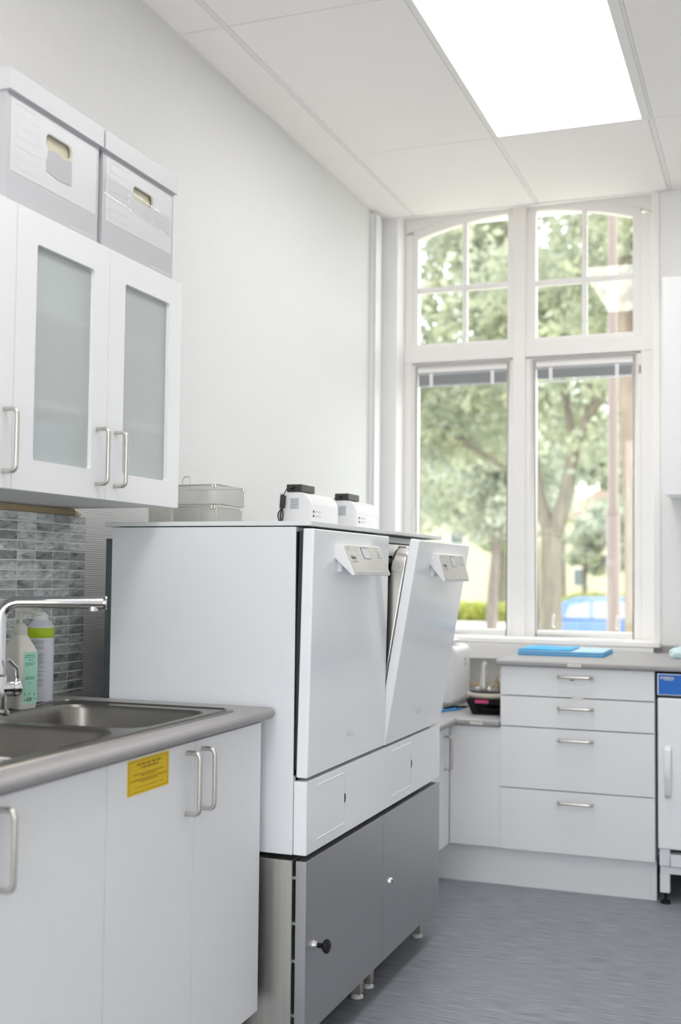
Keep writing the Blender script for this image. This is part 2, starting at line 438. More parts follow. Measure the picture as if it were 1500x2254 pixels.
NX0, NX1, NZ0 = 0.085, 1.292, 0.905
AX, AR = 0.688, 1.70
def arch(x, add=0.0):   # height of the glass arch at x, grown by add
    return 2.965 - AR + math.sqrt((AR+add)**2 - (x-AX)**2)
wb = MB()
wb.box(-0.2, NX0, YB, YB+0.3, 0, H+0.25); wb.box(NX1, XR+0.2, YB, YB+0.3, 0, H+0.25)
wb.box(NX0, NX1, YB, YB+0.3, -0.9, NZ0)
xs = [NX0 + (NX1-NX0)*i/24 for i in range(25)]
wb.prism([(x, arch(x, 0.11)) for x in xs] + [(NX1, H+0.25), (NX0, H+0.25)], 'y', YB, YB+0.3)
struct(wb.build('wall_back', WALLB), 'white window wall with an arched window recess')
# narrow plaster bead on the right edge of the recess
struct(MB().box(NX1-0.002, NX1+0.032, YB-0.012, YB+0.02, 0.9, H).build('trim_1', WINW, bevel=0.006), 'white bead along the right edge of the window recess')
# ceiling -----------------------------------------------------------
ceil = MB().box(-0.2, XR+0.2, YN-0.2, YB+0.3, H+0.03, H+0.25).build('ceiling', CEILM)
struct(ceil, 'white suspended ceiling of boards with white bars')
gx = [0.0, 0.17, 0.77, 1.37, 1.97, 2.57, XR]
gy = [YB, 4.434, 3.234, 2.034, 0.834, -0.366, YN]
LIGHTS = {(2, 1), (2, 3), (2, 5)}
BARW = 0.011
for i in range(len(gx)-1):
    for j in range(len(gy)-1):
        if (i, j) in LIGHTS: continue
        x0, x1, y1, y0 = gx[i], gx[i+1], gy[j], gy[j+1]
        MB().box(x0+BARW if i else 0.001, x1-BARW, y0+0.002, y1-0.002, H, H+0.028).build('ceiling_tile', CEILM, ceil, bevel=0.002, seg=1)
for x in gx[1:-1]:
    MB().box(x-BARW+0.001, x+BARW-0.001, YN, YB, H+0.002, H+0.028).build('ceiling_bar', GRID, ceil)
MB().box(0.0, 0.012, YN, YB, H-0.004, H).build('edge_bar', GRID, ceil)
MB().box(0.012, XR, YB-0.012, YB, H-0.004, H).build('edge_bar', GRID, ceil)
for k, (i, j) in enumerate(sorted(LIGHTS)):
    x0, x1, y1, y0 = gx[i], gx[i+1], gy[j], gy[j+1]
    lab = 'large square-cornered glowing ceiling light panel above the washers' if (i, j) == (2, 1) else \
          ('glowing ceiling light panel above the camera' if j == 3 else 'glowing ceiling light panel at the end of the room behind the camera')
    t = thing('ceiling_light', lab, 'light', ((x0+x1)/2, (y0+y1)/2, H), 'ceiling light panels')
    fr = MB()
    fr.box(x0+0.001, x0+0.014, y0, y1, H-0.002, H+0.028).box(x1-0.034, x1-0.001, y0, y1, H-0.002, H+0.028)
    fr.box(x0+0.014, x1-0.034, y0, y0+0.012, H-0.002, H+0.028).box(x0+0.014, x1-0.034, y1-0.012, y1, H-0.002, H+0.028)
    fr.build('frame', GRID, t)
    MB().box(x0+0.014, x1-0.034, y0+0.012, y1-0.012, H+0.004, H+0.02).build('diffuser', GLOW, t)

# cable trunking in the corner ------------------------------------------
t = thing('cable_trunking', 'white vertical cable trunking in the corner beside the window', 'trunking', (0, 5.2, 0))
MB().box(0.0, 0.02, 5.145, 5.235, 0.6432, H-0.012).build('back_channel', WHITEP, t, bevel=0.002)
MB().box(0.021, 0.03, 5.15, 5.225, 0.6432, H-0.016).build('cover', WHITEP, t, bevel=0.003)
MB().box(0.0, 0.016, 5.245, 5.275, 0.6432, H-0.03).build('side_strip', WHITEP, t, bevel=0.003)

# ------------------------------------------------------------------ window
YW = 5.43
wf = MB()
wf.box(NX0, 0.125, YW, YW+0.09, NZ0, 2.90).box(1.226, NX1, YW, YW+0.09, NZ0, 2.90)
wf.box(0.632, 0.692, YW-0.018, YW+0.09, NZ0+0.015, 2.99)
wf.box(NX0, NX1, YW-0.006, YW+0.09, 2.254, 2.328)
wf.box(0.1252, 1.2258, YW, YW+0.09, NZ0, 0.922)
xs = [NX0 + (NX1-NX0)*i/24 for i in range(25)]
wf.prism([(x, arch(x, 0.045)) for x in xs] + [(x, arch(x, 0.115)) for x in reversed(xs)], 'y', YW, YW+0.09)
win = wf.build('window_1', WINW, bevel=0.004, seg=2)
struct(win, 'tall white arched window with four sashes and a middle post', 'window')
def sash(x0, x1, z0, z1, g, arched=False, munt=None):
    gx0, gx1, gz0, gz1 = g
    y0, y1 = YW+0.012, YW+0.06
    m = MB().box(gx0, gx1, y0, y1, z0, gz0)
    for p, q in ((x0, gx0), (gx1, x1)):
        if arched: m.prism([(p, z0), (q, z0), (q, arch(q)-0.0003), (p, arch(p)-0.0003)], 'y', y0, y1)
        else: m.box(p, q, y0, y1, z0, z1)
    if arched:
        X = [x0 + (x1-x0)*i/14 for i in range(15)]
        m.prism([(x, arch(x)) for x in X] + [(x, arch(x, 0.05)) for x in reversed(X)], 'y', y0, y1)
    else:
        m.box(gx0, gx1, y0, y1, gz1, z1)
    s_ = m.build('sash', WINW, win, bevel=0.003 if arched else 0.005, seg=1 if arched else 2)
    cols, rows = [gx0, gx1], [gz0, gz1]
    if munt:
        mx, mz = munt
        b = MB().box(mx-0.012, mx+0.012, y0+0.012, y1-0.008, gz0, arch(mx)+0.01).box(gx0, mx-0.0121, y0+0.012, y1-0.008, mz-0.014, mz+0.014).box(mx+0.0121, gx1, y0+0.012, y1-0.008, mz-0.014, mz+0.014)
        b.build('glazing_bars', WINW, s_, bevel=0.003, seg=1)
        cols = [gx0, mx-0.012, mx+0.012, gx1]; rows = [gz0, mz-0.014, mz+0.014, gz1]
    for a in range(0, len(cols)-1, 2):
        for c in range(0, len(rows)-1, 2):
            xa, xb, za, zb = cols[a], cols[a+1], rows[c], rows[c+1]
            if arched and c == len(rows)-2:
                X = [xa + (xb-xa)*i/10 for i in range(11)]
                p = MB().prism([(xa, za), (xb, za)] + [(x, arch(x)) for x in reversed(X)], 'y', YW+0.034, YW+0.038)
            else:
                p = MB().box(xa, xb, YW+0.034, YW+0.038, za, zb)
            p.build('pane', GLASS, s_)
    return s_
sL = sash(0.121, 0.634, 0.920, 2.248, (0.150, 0.600, 0.957, 2.204))
sR = sash(0.690, 1.228, 0.920, 2.248, (0.737, 1.190, 0.957, 2.204))
sash(0.121, 0.634, 2.326, 2.86, (0.150, 0.600, 2.348, 2.8), True, (0.385, 2.620))
sash(0.690, 1.228, 2.326, 2.86, (0.737, 1.190, 2.348, 2.8), True, (0.966, 2.612))
for x, z in ((0.128, 1.55), (0.128, 1.05), (1.222, 2.17), (1.222, 1.2), (0.633, 2.43), (0.633, 2.75)):
    MB().tube([(x, YW+0.004, z-0.018), (x, YW+0.004, z+0.018)], 0.004, 8).build('hinge', BRASS if z > 2 else WINW, win, smooth=True)
for x in (0.825, 1.115):
    MB().tube(fillet([(x, YW+0.012, 0.975), (x, YW-0.02, 0.975), (x+0.004, YW-0.022, 1.03), (x, YW+0.01, 1.03)], 0.01), 0.005, 8).build('latch', WHITEP, win, smooth=True)
# sill and boards under it
struct(MB().box(0.06, 1.325, 5.225, YW, 0.904, 0.928).build('trim_2', WINW, bevel=0.005), 'white window sill')
struct(MB().box(0.30, 1.30, 5.195, 5.222, 0.834, 0.903).build('trim_3', WINW, bevel=0.003), 'white board under the window sill')
struct(MB().box(0.05, 0.776, 5.20, 5.25, 0.705, 0.72).build('trim_4', WOOD, bevel=0.002), 'raw wooden strip low on the wall under the window')
# blinds
def blind(x0, x1, z0, z1, label, droop):
    t = thing('venetian_blind', label, 'blind', ((x0+x1)/2, YW+0.02, z1), 'raised blinds')
    MB().box(x0+0.004, x1-0.004, YW+0.012, YW+0.03, z1-0.014, z1).build('head_rail', BLINDM, t, bevel=0.002)
    m = MB(); n = 11
    for k in range(n):
        z = z1-0.016 - (z1-0.018-z0)*k/(n-1)
        m.box(x0+0.006, x1-0.006, YW+0.011+0.001*(k % 2), YW+0.031, z-0.0016, z+0.0006)
    s_ = m.build('slat_bundle', BLINDM, t); s_['kind'] = 'stuff'
    if droop:
        MB().tube([(x0+0.006, YW+0.01, z0-0.018), (x1-0.006, YW+0.01, z0-0.006)], 0.004, 8).build('bottom_rail', WHITEP, t, smooth=True)
    else:
        MB().box(x0+0.006, x1-0.006, YW+0.009, YW+0.031, z0-0.012, z0-0.002).build('bottom_rail', BLINDM, t, bevel=0.002)
    for f in (0.16, 0.84):
        x = x0 + (x1-x0)*f
        MB().box(x-0.009, x+0.009, YW+0.0075, YW+0.009, z0-0.012, z1-0.004).build('ladder_tape', WHITEP, t)
blind(0.150, 0.600, 2.148, 2.204, 'grey blind drawn up in the left lower sash', False)
blind(0.737, 1.190, 2.148, 2.204, 'grey blind drawn up in the right lower sash with slanting white rail', True)
tag(MB().box(0.93, 1.16, 5.24, 5.33, 0.928, 0.931).build('leaflet', mat('leaflet_paper', (0.78, 0.72, 0.70), 0.6)), 'thin pale leaflet lying on the window sill', 'leaflet')

# ================================================================== WASHER-DISINFECTORS
W0 = 2.636
ZA, ZB, ZT, ZL0, ZL1 = 0.5304, 0.7098, 1.3314, 1.3340, 1.3455
XF, XD, XB = 0.687, 0.7235, 0.163

def washer(y0, tilt, label, first):
    y1 = y0 + 0.6
    t = thing('washer_disinfector', label, 'washer', (0.44, y0+0.3, 0.5225), 'washer disinfectors')
    b = MB()
    b.box(XB, XF, y0, y0+0.018, ZA, ZT); b.box(XB, XF, y1-0.018, y1-0.001, ZA, ZT)
    b.box(XB, XB+0.02, y0+0.018, y1-0.018, ZA, ZT); b.box(XB+0.02, XF-0.002, y0+0.018, y1-0.018, ZA, ZB-0.01)
    b.box(XB+0.02, XF-0.004, y0+0.018, y1-0.018, ZT-0.02, ZT)
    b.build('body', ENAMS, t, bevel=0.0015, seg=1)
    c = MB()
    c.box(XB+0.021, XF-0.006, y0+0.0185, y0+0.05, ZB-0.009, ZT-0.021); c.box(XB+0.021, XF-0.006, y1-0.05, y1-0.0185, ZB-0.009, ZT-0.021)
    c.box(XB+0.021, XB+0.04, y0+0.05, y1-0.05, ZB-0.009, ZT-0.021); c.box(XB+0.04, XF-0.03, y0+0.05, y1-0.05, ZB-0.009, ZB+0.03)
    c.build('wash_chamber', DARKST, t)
    MB().box(XF-0.05, XF-0.005, y0+0.05, y1-0.05, ZT-0.06, ZT-0.022).build('top_rail', INNER, t, bevel=0.002)
    MB().box(XF-0.03, XF-0.004, y0+0.25, y0+0.33, ZT-0.048, ZT-0.026).build('door_lock', BLACK, t, bevel=0.002)
    MB().box(XF-0.012, XF-0.005, y0+0.04, y1-0.04, ZT-0.085, ZT-0.066).build('door_gasket', DKGREY, t, bevel=0.002)
    for ga, gb in ((y0+0.003, y0+0.017), (y1-0.017, y1-0.004)):
        MB().box(XF+0.0002, XF+0.0035, ga, gb, ZB+0.012, ZT-0.012).build('gap_shade_strip', BLACK, t)  # black strips stand in for the shade inside the door gap
    # lid board with one rounded front corner
    lx0, lx1, r = 0.142, 0.7265, 0.014
    poly = [(lx0, y0-(0.002 if first else -0.0005)), (lx1-r, y0-(0.002 if first else -0.0005))]
    ya = poly[0][1]
    poly += [(lx1-r+r*math.sin(a), ya+r-r*math.cos(a)) for a in [PI/2*k/5 for k in range(1, 6)]] if first else [(lx1, ya)]
    poly += [(lx1, y1-0.0005), (lx0, y1-0.0005)]
    MB().prism(poly, 'z', ZL0, ZL1).build('lid', LIDM, t, bevel=0.0015, seg=2)
    MB().box(0.143, XB-0.001, y0+0.004, y1-0.004, 0.535, 1.302).build('back_plate', BACKPL, t, bevel=0.001)
    # lower front panel with service flap
    lp = MB().box(XF+0.0015, XD, y0+0.0015, y1-0.0015, ZA, ZB-0.001).build('lower_panel', ENAM, t, bevel=0.003, seg=2)
    for z in (0.690, 0.5575):
        MB().prism([(y0+0.074, z-0.0018), (y0+0.264, z-0.0018), (y0+0.264, z+0.0018), (y0+0.074, z+0.0018)], 'x', XD-0.0005, XD+0.0012).build('flap_edge', EMB, lp, bevel=0.0006, seg=1)
    MB().box(XD-0.001, XD+0.0004, y0+0.2638, y0+0.2644, 0.559, 0.688).build('flap_seam', INKL, lp)
    hole = [(y0+0.266 + (0.010*math.cos(a)), 0.624 + 0.013*math.sin(a)) for a in [-PI/2 + PI*k/8 for k in range(9)]]
    MB().prism(hole, 'x', XD-0.001, XD+0.0006).build('key_hole', INKB, lp)
    # door, hinged at its foot
    z0, z1 = 0.7165, 1.3275
    Tm = Matrix.Translation(Vector((XD-0.015, 0, z0))) @ Matrix.Rotation(tilt, 4, 'Y') @ Matrix.Translation(-Vector((XD-0.015, 0, z0)))
    d = MB().box(XD-0.030, XD, y0+0.002, y1-0.002, z0, z1).build('door', ENAM, t, bevel=0.0045, seg=3, T=Tm)
    inner = [(a, b_) for a, b_ in rrect(y0+0.022, y1-0.022, z0+0.03, z1-0.035, 0.045, 6)]
    MB().prism(inner, 'x', XD-0.085, XD-0.031).build('inner_door', INNER, d, bevel=0.012, seg=3, T=Tm)
    yb = y0+0.0215
    MB().prism(rrect(XD-0.078, XD-0.042, 1.222, 1.258, 0.008, 4), 'y', yb-0.002, yb+0.004).build('latch_plate', STEELW, d, bevel=0.001, T=Tm)
    MB().lathe([(0.0115, -0.004), (0.0115, 0), (0.008, 0.001), (0.008, -0.002), (0.004, -0.002), (0.004, 0.003), (0.0, 0.003)], (XD-0.060, yb-0.001, 1.240), 16, 'y').build('latch_bolt', NICKEL, d, T=Tm, smooth=True)
    for sa, sb in ((y0+0.005, y0+0.0205), (y1-0.0205, y1-0.005)) if first else ():
        MB().box(XD-0.0395, XD-0.0302, sa, sb, z0+0.02, z1-0.006).build('door_gap_shade', INKB, d, T=Tm)  # more black strips, painting the nearer door's gap as dark as shade
    # control head: a wedge that doubles as door handle
    ya, yz = y0+0.151, y0+0.447
    prof = [(XD-0.002, 1.293), (XD+0.020, 1.2935), (XD+0.056, 1.2165), (XD+0.053, 1.2125), (XD+0.048, 1.2135), (XD-0.002, 1.2575)]
    MB().prism(prof, 'y', ya, yz).build('control_head', WHITEP, d, bevel=0.0025, seg=2, T=Tm)
    MB().box(XD-0.002, XD+0.012, ya+0.02, yz-0.02, 1.222, 1.256).build('grip_recess', ENAMS, d, T=Tm)
    e1 = Vector((XD+0.020, 0, 1.2935)); e2 = Vector((XD+0.056, 0, 1.2165)); dv = (e1-e2).normalized()   # up along the face
    nv = Vector((dv.z, 0, -dv.x)); L = (e1-e2).length
    face = [e2 + dv*(0.004 + b_) + Vector((0, a, 0)) + nv*0.0002 for a, b_ in rrect(ya+0.005, yz-0.005, 0, L-0.007, 0.012, 5)]
    n = len(face)
    fm = MB(); fm.add(face + [p + nv*0.0012 for p in face], [tuple(range(n))[::-1], tuple(range(n, 2*n))] + [(i, (i+1) % n, n+(i+1) % n, n+i) for i in range(n)])
    fm.build('control_face', PANELF, d, T=Tm)
    o3 = Tm @ (e2 + dv*0.004 + nv*0.0018 + Vector((0, ya, 0))); R3 = Tm.to_3x3(); U3 = R3 @ dv; Y3 = Vector((0, 1, 0)); N3 = R3 @ nv
    def at(u, v, k=0.0): return o3 + Y3*u + U3*v + N3*k
    MB().quad(at(0.120, 0.040), at(0.178, 0.040), at(0.178, 0.074), at(0.120, 0.074)).build('display_bezel', INK, d)
    MB().quad(at(0.123, 0.0415, .0003), at(0.1755, 0.0415, .0003), at(0.1755, 0.0715, .0003), at(0.123, 0.0715, .0003)).build('display', SCREEN, d)
    bm_ = MB()
    for (u, v) in ((0.022, 0.062), (0.066, 0.062), (0.086, 0.062), (0.073, 0.045), (0.090, 0.045), (0.186, 0.062), (0.204, 0.062), (0.222, 0.062), (0.188, 0.045), (0.206, 0.045), (0.224, 0.045)):
        for a, b_, c_, e_ in ((0, 0, 0.015, 0.0007), (0, 0.010, 0.015, 0.0007), (0, 0, 0.0009, 0.0107), (0.0141, 0, 0.0009, 0.0107)):
            bm_.quad(at(u+a, v+b_), at(u+a+c_, v+b_), at(u+a+c_, v+b_+e_), at(u+a, v+b_+e_))
    bm_.build('key_outlines', INKL, d)['kind'] = 'stuff'
    km = MB()
    for v in (0.044, 0.061):
        for a, b_, c_, e_ in ((0, 0, 0.026, 0.001), (0, 0.012, 0.026, 0.001), (0, 0, 0.0014, 0.013), (0.0246, 0, 0.0014, 0.013), (0.006, 0.004, 0.003, 0.005)):
            km.quad(at(0.243+a, v+b_), at(0.243+a+c_, v+b_), at(0.243+a+c_, v+b_+e_), at(0.243+a, v+b_+e_))
    km.quad(at(0.022, 0.066), at(0.026, 0.066), at(0.026, 0.070), at(0.022, 0.070))
    km.build('start_stop_keys', INK, d)['kind'] = 'stuff'
    text('Miele', 0.0165, at(0.022, 0.0385), Y3, U3, INK, 'lettering', d, bold=0.0003)
    text('PROFESSIONAL', 0.0062, at(0.022, 0.0295), Y3, U3, INK, 'lettering', d)
    o4 = Tm @ Vector((XD+0.0003, y0+0.275, 0.782))
    text('Miele', 0.030, o4, (0, 1, 0), Tm.to_3x3() @ Vector((0, 0, 1)), EMB, 'embossed_lettering', d, bold=0.0004)
    return t
washer(W0, math.radians(1.05), 'nearer white washer disinfector, door almost shut', True)
washer(W0+0.6, math.radians(9.7), 'farther white washer disinfector with its door hanging open', False)

def base_unit(y0, label, knob):
    y1 = y0+0.6
    t = thing('steel_base_cabinet', label, 'cabinet', (0.44, y0+0.3, 0), 'steel base cabinets under the washers')
    MB().box(XB, XF, y0+0.001, y1-0.001, 0.092, 0.5165).build('body', STEELW, t, bevel=0.0015, seg=1)
    d = MB().box(0.6955, XD, y0+0.003, y1-0.002, 0.0977, 0.5165).build('door', STEEL, t, bevel=0.0018, seg=2)
    for z in (0.14, 0.27, 0.36, 0.47):
        MB().box(XF, 0.6955, y0+0.012, y0+0.026, z, z+0.007).build('hinge', NICKEL, t)
    if knob:
        MB().lathe([(0.0115, 0), (0.0115, 0.003), (0.009, 0.010), (0.0095, 0.013), (0.0, 0.013)], (XD, y0+0.055, 0.305), 20, 'x').build('knob_collar', CHROME, d, smooth=True)
        MB().lathe([(0.0065, 0.012), (0.006, 0.020), (0.009, 0.026), (0.0155, 0.030), (0.0175, 0.035), (0.0165, 0.040), (0.011, 0.0435), (0.0, 0.0445)], (XD, y0+0.055, 0.305), 24, 'x').build('knob', BLACK, d, smooth=True)
    else:
        MB().lathe([(0.0125, 0), (0.0125, 0.004), (0.010, 0.009), (0.0, 0.0095)], (XD, y0+0.054, 0.313), 20, 'x').build('lock', CHROME, d, smooth=True)
        MB().box(XD+0.009, XD+0.0102, y0+0.0532, y0+0.0548, 0.308, 0.318).build('key_slot', INKB, d)
    for x in (0.22, 0.658):
        for y in (y0+0.055, y1-0.035):
            l = MB().box(x-0.015, x+0.015, y-0.015, y+0.015, 0.012, 0.0919).build('leg', STEELW, t, bevel=0.001, seg=1)
            MB().lathe([(0.019, 0), (0.019, 0.005), (0.012, 0.012), (0.0, 0.012)], (x, y, 0.0), 12).build('foot', WHITEP, l, smooth=True)
    return t
base_unit(W0, 'brushed steel base cabinet with black knob under the nearer washer', True)
base_unit(W0+0.6, 'brushed steel base cabinet with round lock under the farther washer', False)

# ================================================================== SINK RUN, left
XC, DT = 0.622, 0.018
ZC0, ZC1 = 0.858, 0.888
def base_cab(ya, ym, yb, label, hs, sticker=False):
    t = thing('sink_base_cabinet', label, 'cabinet', (0.3, (ya+yb)/2, 0), 'white sink base cabinets')
    c = MB()
    c.box(0.02, XC-DT-0.001, ya+0.001, ya+0.017, 0.167, 0.70).box(0.02, XC-DT-0.001, yb-0.017, yb-0.001, 0.167, 0.855)
    c.box(0.02, XC-DT-0.001, ya+0.017, yb-0.017, 0.167, 0.185).box(0.02, 0.03, ya+0.017, yb-0.017, 0.185, 0.70)
    c.build('carcass', LAMB, t)
    MB().box(0.545, 0.56, ya+0.001, yb-0.001, 0.0, 0.1665).build('plinth', LAM, t)
    ds = []
    for a, b_, hy in ((ya, ym, hs[0]), (ym, yb, hs[1])):
        d = MB().box(XC-DT, XC, a+0.0015, b_-0.0015, 0.167, 0.854).build('door', LAM, t, bevel=0.0015)
        bow_handle(d, (XC, hy, 0.706), (XC, hy, 0.834), (1, 0, 0)); ds.append(d)
    return t, ds
base_cab(1.190, 1.543, 1.895, 'white base cabinet left of the yellow sticker', (1.5, 1.570))
t, ds = base_cab(1.895, 2.247, 2.590, 'white base cabinet with the yellow sticker, next to the washer', (2.207, 2.277))
sx = XC+0.0006
st = MB().box(XC, sx, 1.966, 2.129, 0.7815, 0.8505).build('sticker', YELLOW, ds[0]); st['label'] = 'yellow notice sticker'
fr = MB()
for a in ((1.971, 2.124, 0.7855, 0.7866), (1.971, 2.124, 0.8455, 0.8466), (1.971, 1.9721, 0.7855, 0.8466), (2.1229, 2.124, 0.7855, 0.8466)):
    fr.box(sx, sx+0.0003, *a)
fr.build('sticker_border', YINK, ds[0])
Y_ = (0, 1, 0); Z_ = (0, 0, 1)
rows = [(0.035, 0.0555, 0.098, 0.0042), (0.050, 0.0485, 0.070, 0.0042), (0.022, 0.0375, 0.120, 0.0024), (0.052, 0.0335, 0.060, 0.0024),
        (0.010, 0.0265, 0.142, 0.0024), (0.048, 0.0225, 0.068, 0.0024), (0.026, 0.0125, 0.115, 0.0014)]
bars(rows, (sx, 1.966, 0.7815), Y_, Z_, YINK, 'sticker_print', ds[0], 5)

# worktop with a sink cut-out
SX0, SX1, SY0, SY1 = 0.105, 0.592, 1.52, 2.515
wt = MB()
prof = [(0.585, ZC0), (0.628, ZC0), (0.637, ZC0+0.003), (0.643, ZC0+0.010), (0.645, ZC0+0.016), (0.643, ZC1-0.007), (0.637, ZC1-0.002), (0.628, ZC1), (0.585, ZC1)]
wt.prism(prof, 'y', 1.19, 2.618)
wt.box(0.0, SX0+0.01, 1.19, 2.618, ZC0, ZC1)
wt.box(SX0+0.01, 0.585, 1.19, SY0+0.01, ZC0, ZC1).box(SX0+0.01, 0.585, SY1-0.01, 2.618, ZC0, ZC1)
tag(wt.build('sink_worktop', WTOP, smooth=True), 'grey laminate worktop with rounded front edge around the steel sink', 'worktop')
# sink
t = thing('kitchen_sink', 'stainless steel double bowl sink set into the grey worktop', 'sink', (0.35, 2.0, ZC1))
big = rrect(0.168, 0.558, 2.110, 2.452, 0.06, 6); small = rrect(0.168, 0.548, 1.60, 2.072, 0.06, 6)
zr = ZC1+0.0035
m = plate_with_holes(rrect(SX0, SX1, SY0, SY1, 0.03, 5), [big, small], lambda a, b_: (a, b_, zr))
outer = rrect(SX0, SX1, SY0, SY1, 0.03, 5); o2 = rrect(SX0-0.004, SX1+0.004, SY0-0.004, SY1+0.004, 0.034, 5); n = len(outer)
m.add([(a, b_, zr) for a, b_ in outer] + [(a, b_, ZC1+0.0002) for a, b_ in o2], [(i, (i+1) % n, n+(i+1) % n, n+i) for i in range(n)])
ro = m.build('rim', SINKM, t)
# raised bead just inside the outer rim
MB().tube([(a, b_, zr+0.0005) for a, b_ in rrect(SX0+0.012, SX1-0.012, SY0+0.012, SY1-0.012, 0.03, 5)] + [(SX1-0.012, SY1-0.042, zr+0.0005)], 0.0028, 6).build('rim_bead', SINKM, t, smooth=True)
for lp, depth in ((big, 0.17), (small, 0.15)):
    cx = sum(p[0] for p in lp)/len(lp); cyy = sum(p[1] for p in lp)/len(lp); n = len(lp)
    def ring(s, z): return [(cx+(a-cx)*s, cyy+(b_-cyy)*s, z) for a, b_ in lp]
    rings = [ring(1.0, zr), ring(0.985, zr-0.004), ring(0.97, zr-0.012), ring(0.945, zr-depth+0.03), ring(0.90, zr-depth+0.006), ring(0.80, zr-depth)]
    m = MB(); vs = [p for r_ in rings for p in r_]
    fs = [(i*n+k, i*n+(k+1) % n, (i+1)*n+(k+1) % n, (i+1)*n+k) for i in range(len(rings)-1) for k in range(n)] + [tuple(range((len(rings)-1)*n, len(rings)*n))]
    m.add(vs, fs).build('bowl', SINKM, t, smooth=True)
    MB().lathe([(0.04, 0.0), (0.04, 0.002), (0.03, 0.003), (0.0, 0.001)], (cx, cyy, zr-depth), 20).build('drain', CHROME, t, smooth=True)
# faucet
fx, fy = 0.145, 2.198
t = thing('kitchen_faucet', 'chrome single lever faucet with a long horizontal spout', 'faucet', (fx, fy, zr))
MB().lathe([(0.027, 0), (0.027, 0.006), (0.022, 0.010), (0.020, 0.012), (0.020, 0.085), (0.012, 0.092), (0.0, 0.092)], (fx, fy, zr), 20).build('body', CHROME, t, smooth=True)
dx, dy = math.cos(math.radians(32)), math.sin(math.radians(32))
zs = 1.144
sp = fillet([(fx, fy, zr+0.08), (fx, fy, zs), (fx+dx*0.228, fy+dy*0.228, zs)], 0.045, 8)
MB().tube(sp, 0.0142, 16).build('spout', CHROME, t, smooth=True)
ex, ey = fx+dx*0.228, fy+dy*0.228
MB().tube([(ex, ey, zs), (ex+dx*0.006, ey+dy*0.006, zs), (ex+dx*0.009, ey+dy*0.009, zs)], [0.0148, 0.0165, 0.0145], 20).build('spout_cap', CHROME, t, smooth=True)
MB().lathe([(0.011, -0.019), (0.0115, -0.004), (0.0, -0.004)], (ex-dx*0.022, ey-dy*0.022, zs), 14).build('aerator', CHROME, t, smooth=True)
ux, uy = 0.55, 0.835
zm = zr+0.058
mix = [(fx, fy, zm), (fx+ux*0.03, fy+uy*0.03, zm), (fx+ux*0.031, fy+uy*0.031, zm)]
MB().tube(mix, [0.0195, 0.0195, 0.019], 18).build('mixer_barrel', CHROME, t, smooth=True)
cb = [(fx+ux*(0.032+a), fy+uy*(0.032+a), zm) for a in (0, 0.006, 0.014, 0.020, 0.023)]
MB().tube(cb, [0.0185, 0.021, 0.020, 0.014, 0.004], 18).build('mixer_cap', CHROME, t, smooth=True)
MB().tube([(fx+ux*0.043, fy+uy*0.043, zm+0.014), (fx+0.033, fy+0.020, zm+0.045), (fx+0.030, fy-0.004, zm+0.064)], [0.0055, 0.005, 0.0058], 10).build('lever', CHROME, t, smooth=True)
# soap pump bottle
sx_, sy__ = 0.118, 2.312
zb = zr+0.0005
t = thing('soap_dispenser', 'white plastic pump bottle with a mint green label by the sink', 'bottle', (sx_, sy__, zb))
Rb = Matrix.Translation((sx_, sy__, zb)) @ Matrix.Rotation(math.radians(-12), 4, 'Z')
def sq(h, z, r=0.010):
    k = 0.82 if h > 0.02 else 1.0
    return [(a, b_, z) for a, b_ in rrect(-h, h, -h*k, h*k, min(r, h*0.8), 4)]
rings = [sq(0.0325, 0), sq(0.034, 0.004), sq(0.034, 0.133), sq(0.031, 0.142), sq(0.016, 0.170, 0.012), sq(0.0145, 0.174, 0.0115)]
n = len(rings[0]); m = MB()
m.add([p for r_ in rings for p in r_], [(i*n+k, i*n+(k+1) % n, (i+1)*n+(k+1) % n, (i+1)*n+k) for i in range(len(rings)-1) for k in range(n)] + [tuple(range(n))[::-1], tuple(range((len(rings)-1)*n, len(rings)*n))])
m.build('bottle', IVORY, t, T=Rb, smooth=True)
MB().lathe([(0.0155, 0.172), (0.0165, 0.174), (0.016, 0.192), (0.011, 0.195), (0.011, 0.199), (0.0045, 0.200), (0.0045, 0.226), (0.0, 0.226)], (0, 0, 0), 20).build('pump_collar', IVORY, t, T=Rb, smooth=True)
MB().tube([(-0.010, 0.0, 0.2285), (0, 0, 0.229), (0.017, 0, 0.228), (0.034, 0, 0.224), (0.046, 0, 0.2195)], [0.0045, 0.006, 0.0048, 0.0042, 0.0036], 10).build('pump_spout', IVORY, t, T=Matrix.Translation((sx_, sy__, zb)) @ Matrix.Rotation(math.radians(24), 4, 'Z'), smooth=True)
hb = 0.0342
lab = MB().box(hb, hb+0.0004, -0.019, 0.024, 0.012, 0.133).build('label', MINT, t, T=Rb); lab['label'] = 'mint green paper label'
R3 = Rb.to_3x3()
def onl(u, v): return Rb @ Vector((hb+0.0008, -0.019+u, 0.012+v))
bars([(0.005, 0.112, 0.026, 0.0022), (0.005, 0.1075, 0.03, 0.0018), (0.014, 0.101, 0.016, 0.002), (0.005, 0.094, 0.03, 0.0018), (0.005, 0.090, 0.026, 0.0018), (0.005, 0.062, 0.032, 0.0014), (0.005, 0.0595, 0.03, 0.0014), (0.005, 0.057, 0.03, 0.0014), (0.014, 0.048, 0.01, 0.0014)],
     onl(0, 0), R3 @ Vector((0, 1, 0)), R3 @ Vector((0, 0, 1)), DGREEN, 'label_print', lab, 3, fn=lambda a, b_: onl(a, b_))
m = MB()
for k in range(11):
    u = 0.010 + k*0.0016; wd = 0.0005 + 0.0005*(k % 3)
    m.quad(onl(u, 0.006), onl(u+wd, 0.006), onl(u+wd, 0.015), onl(u, 0.015))
m.build('barcode', INK, lab)
m = MB()
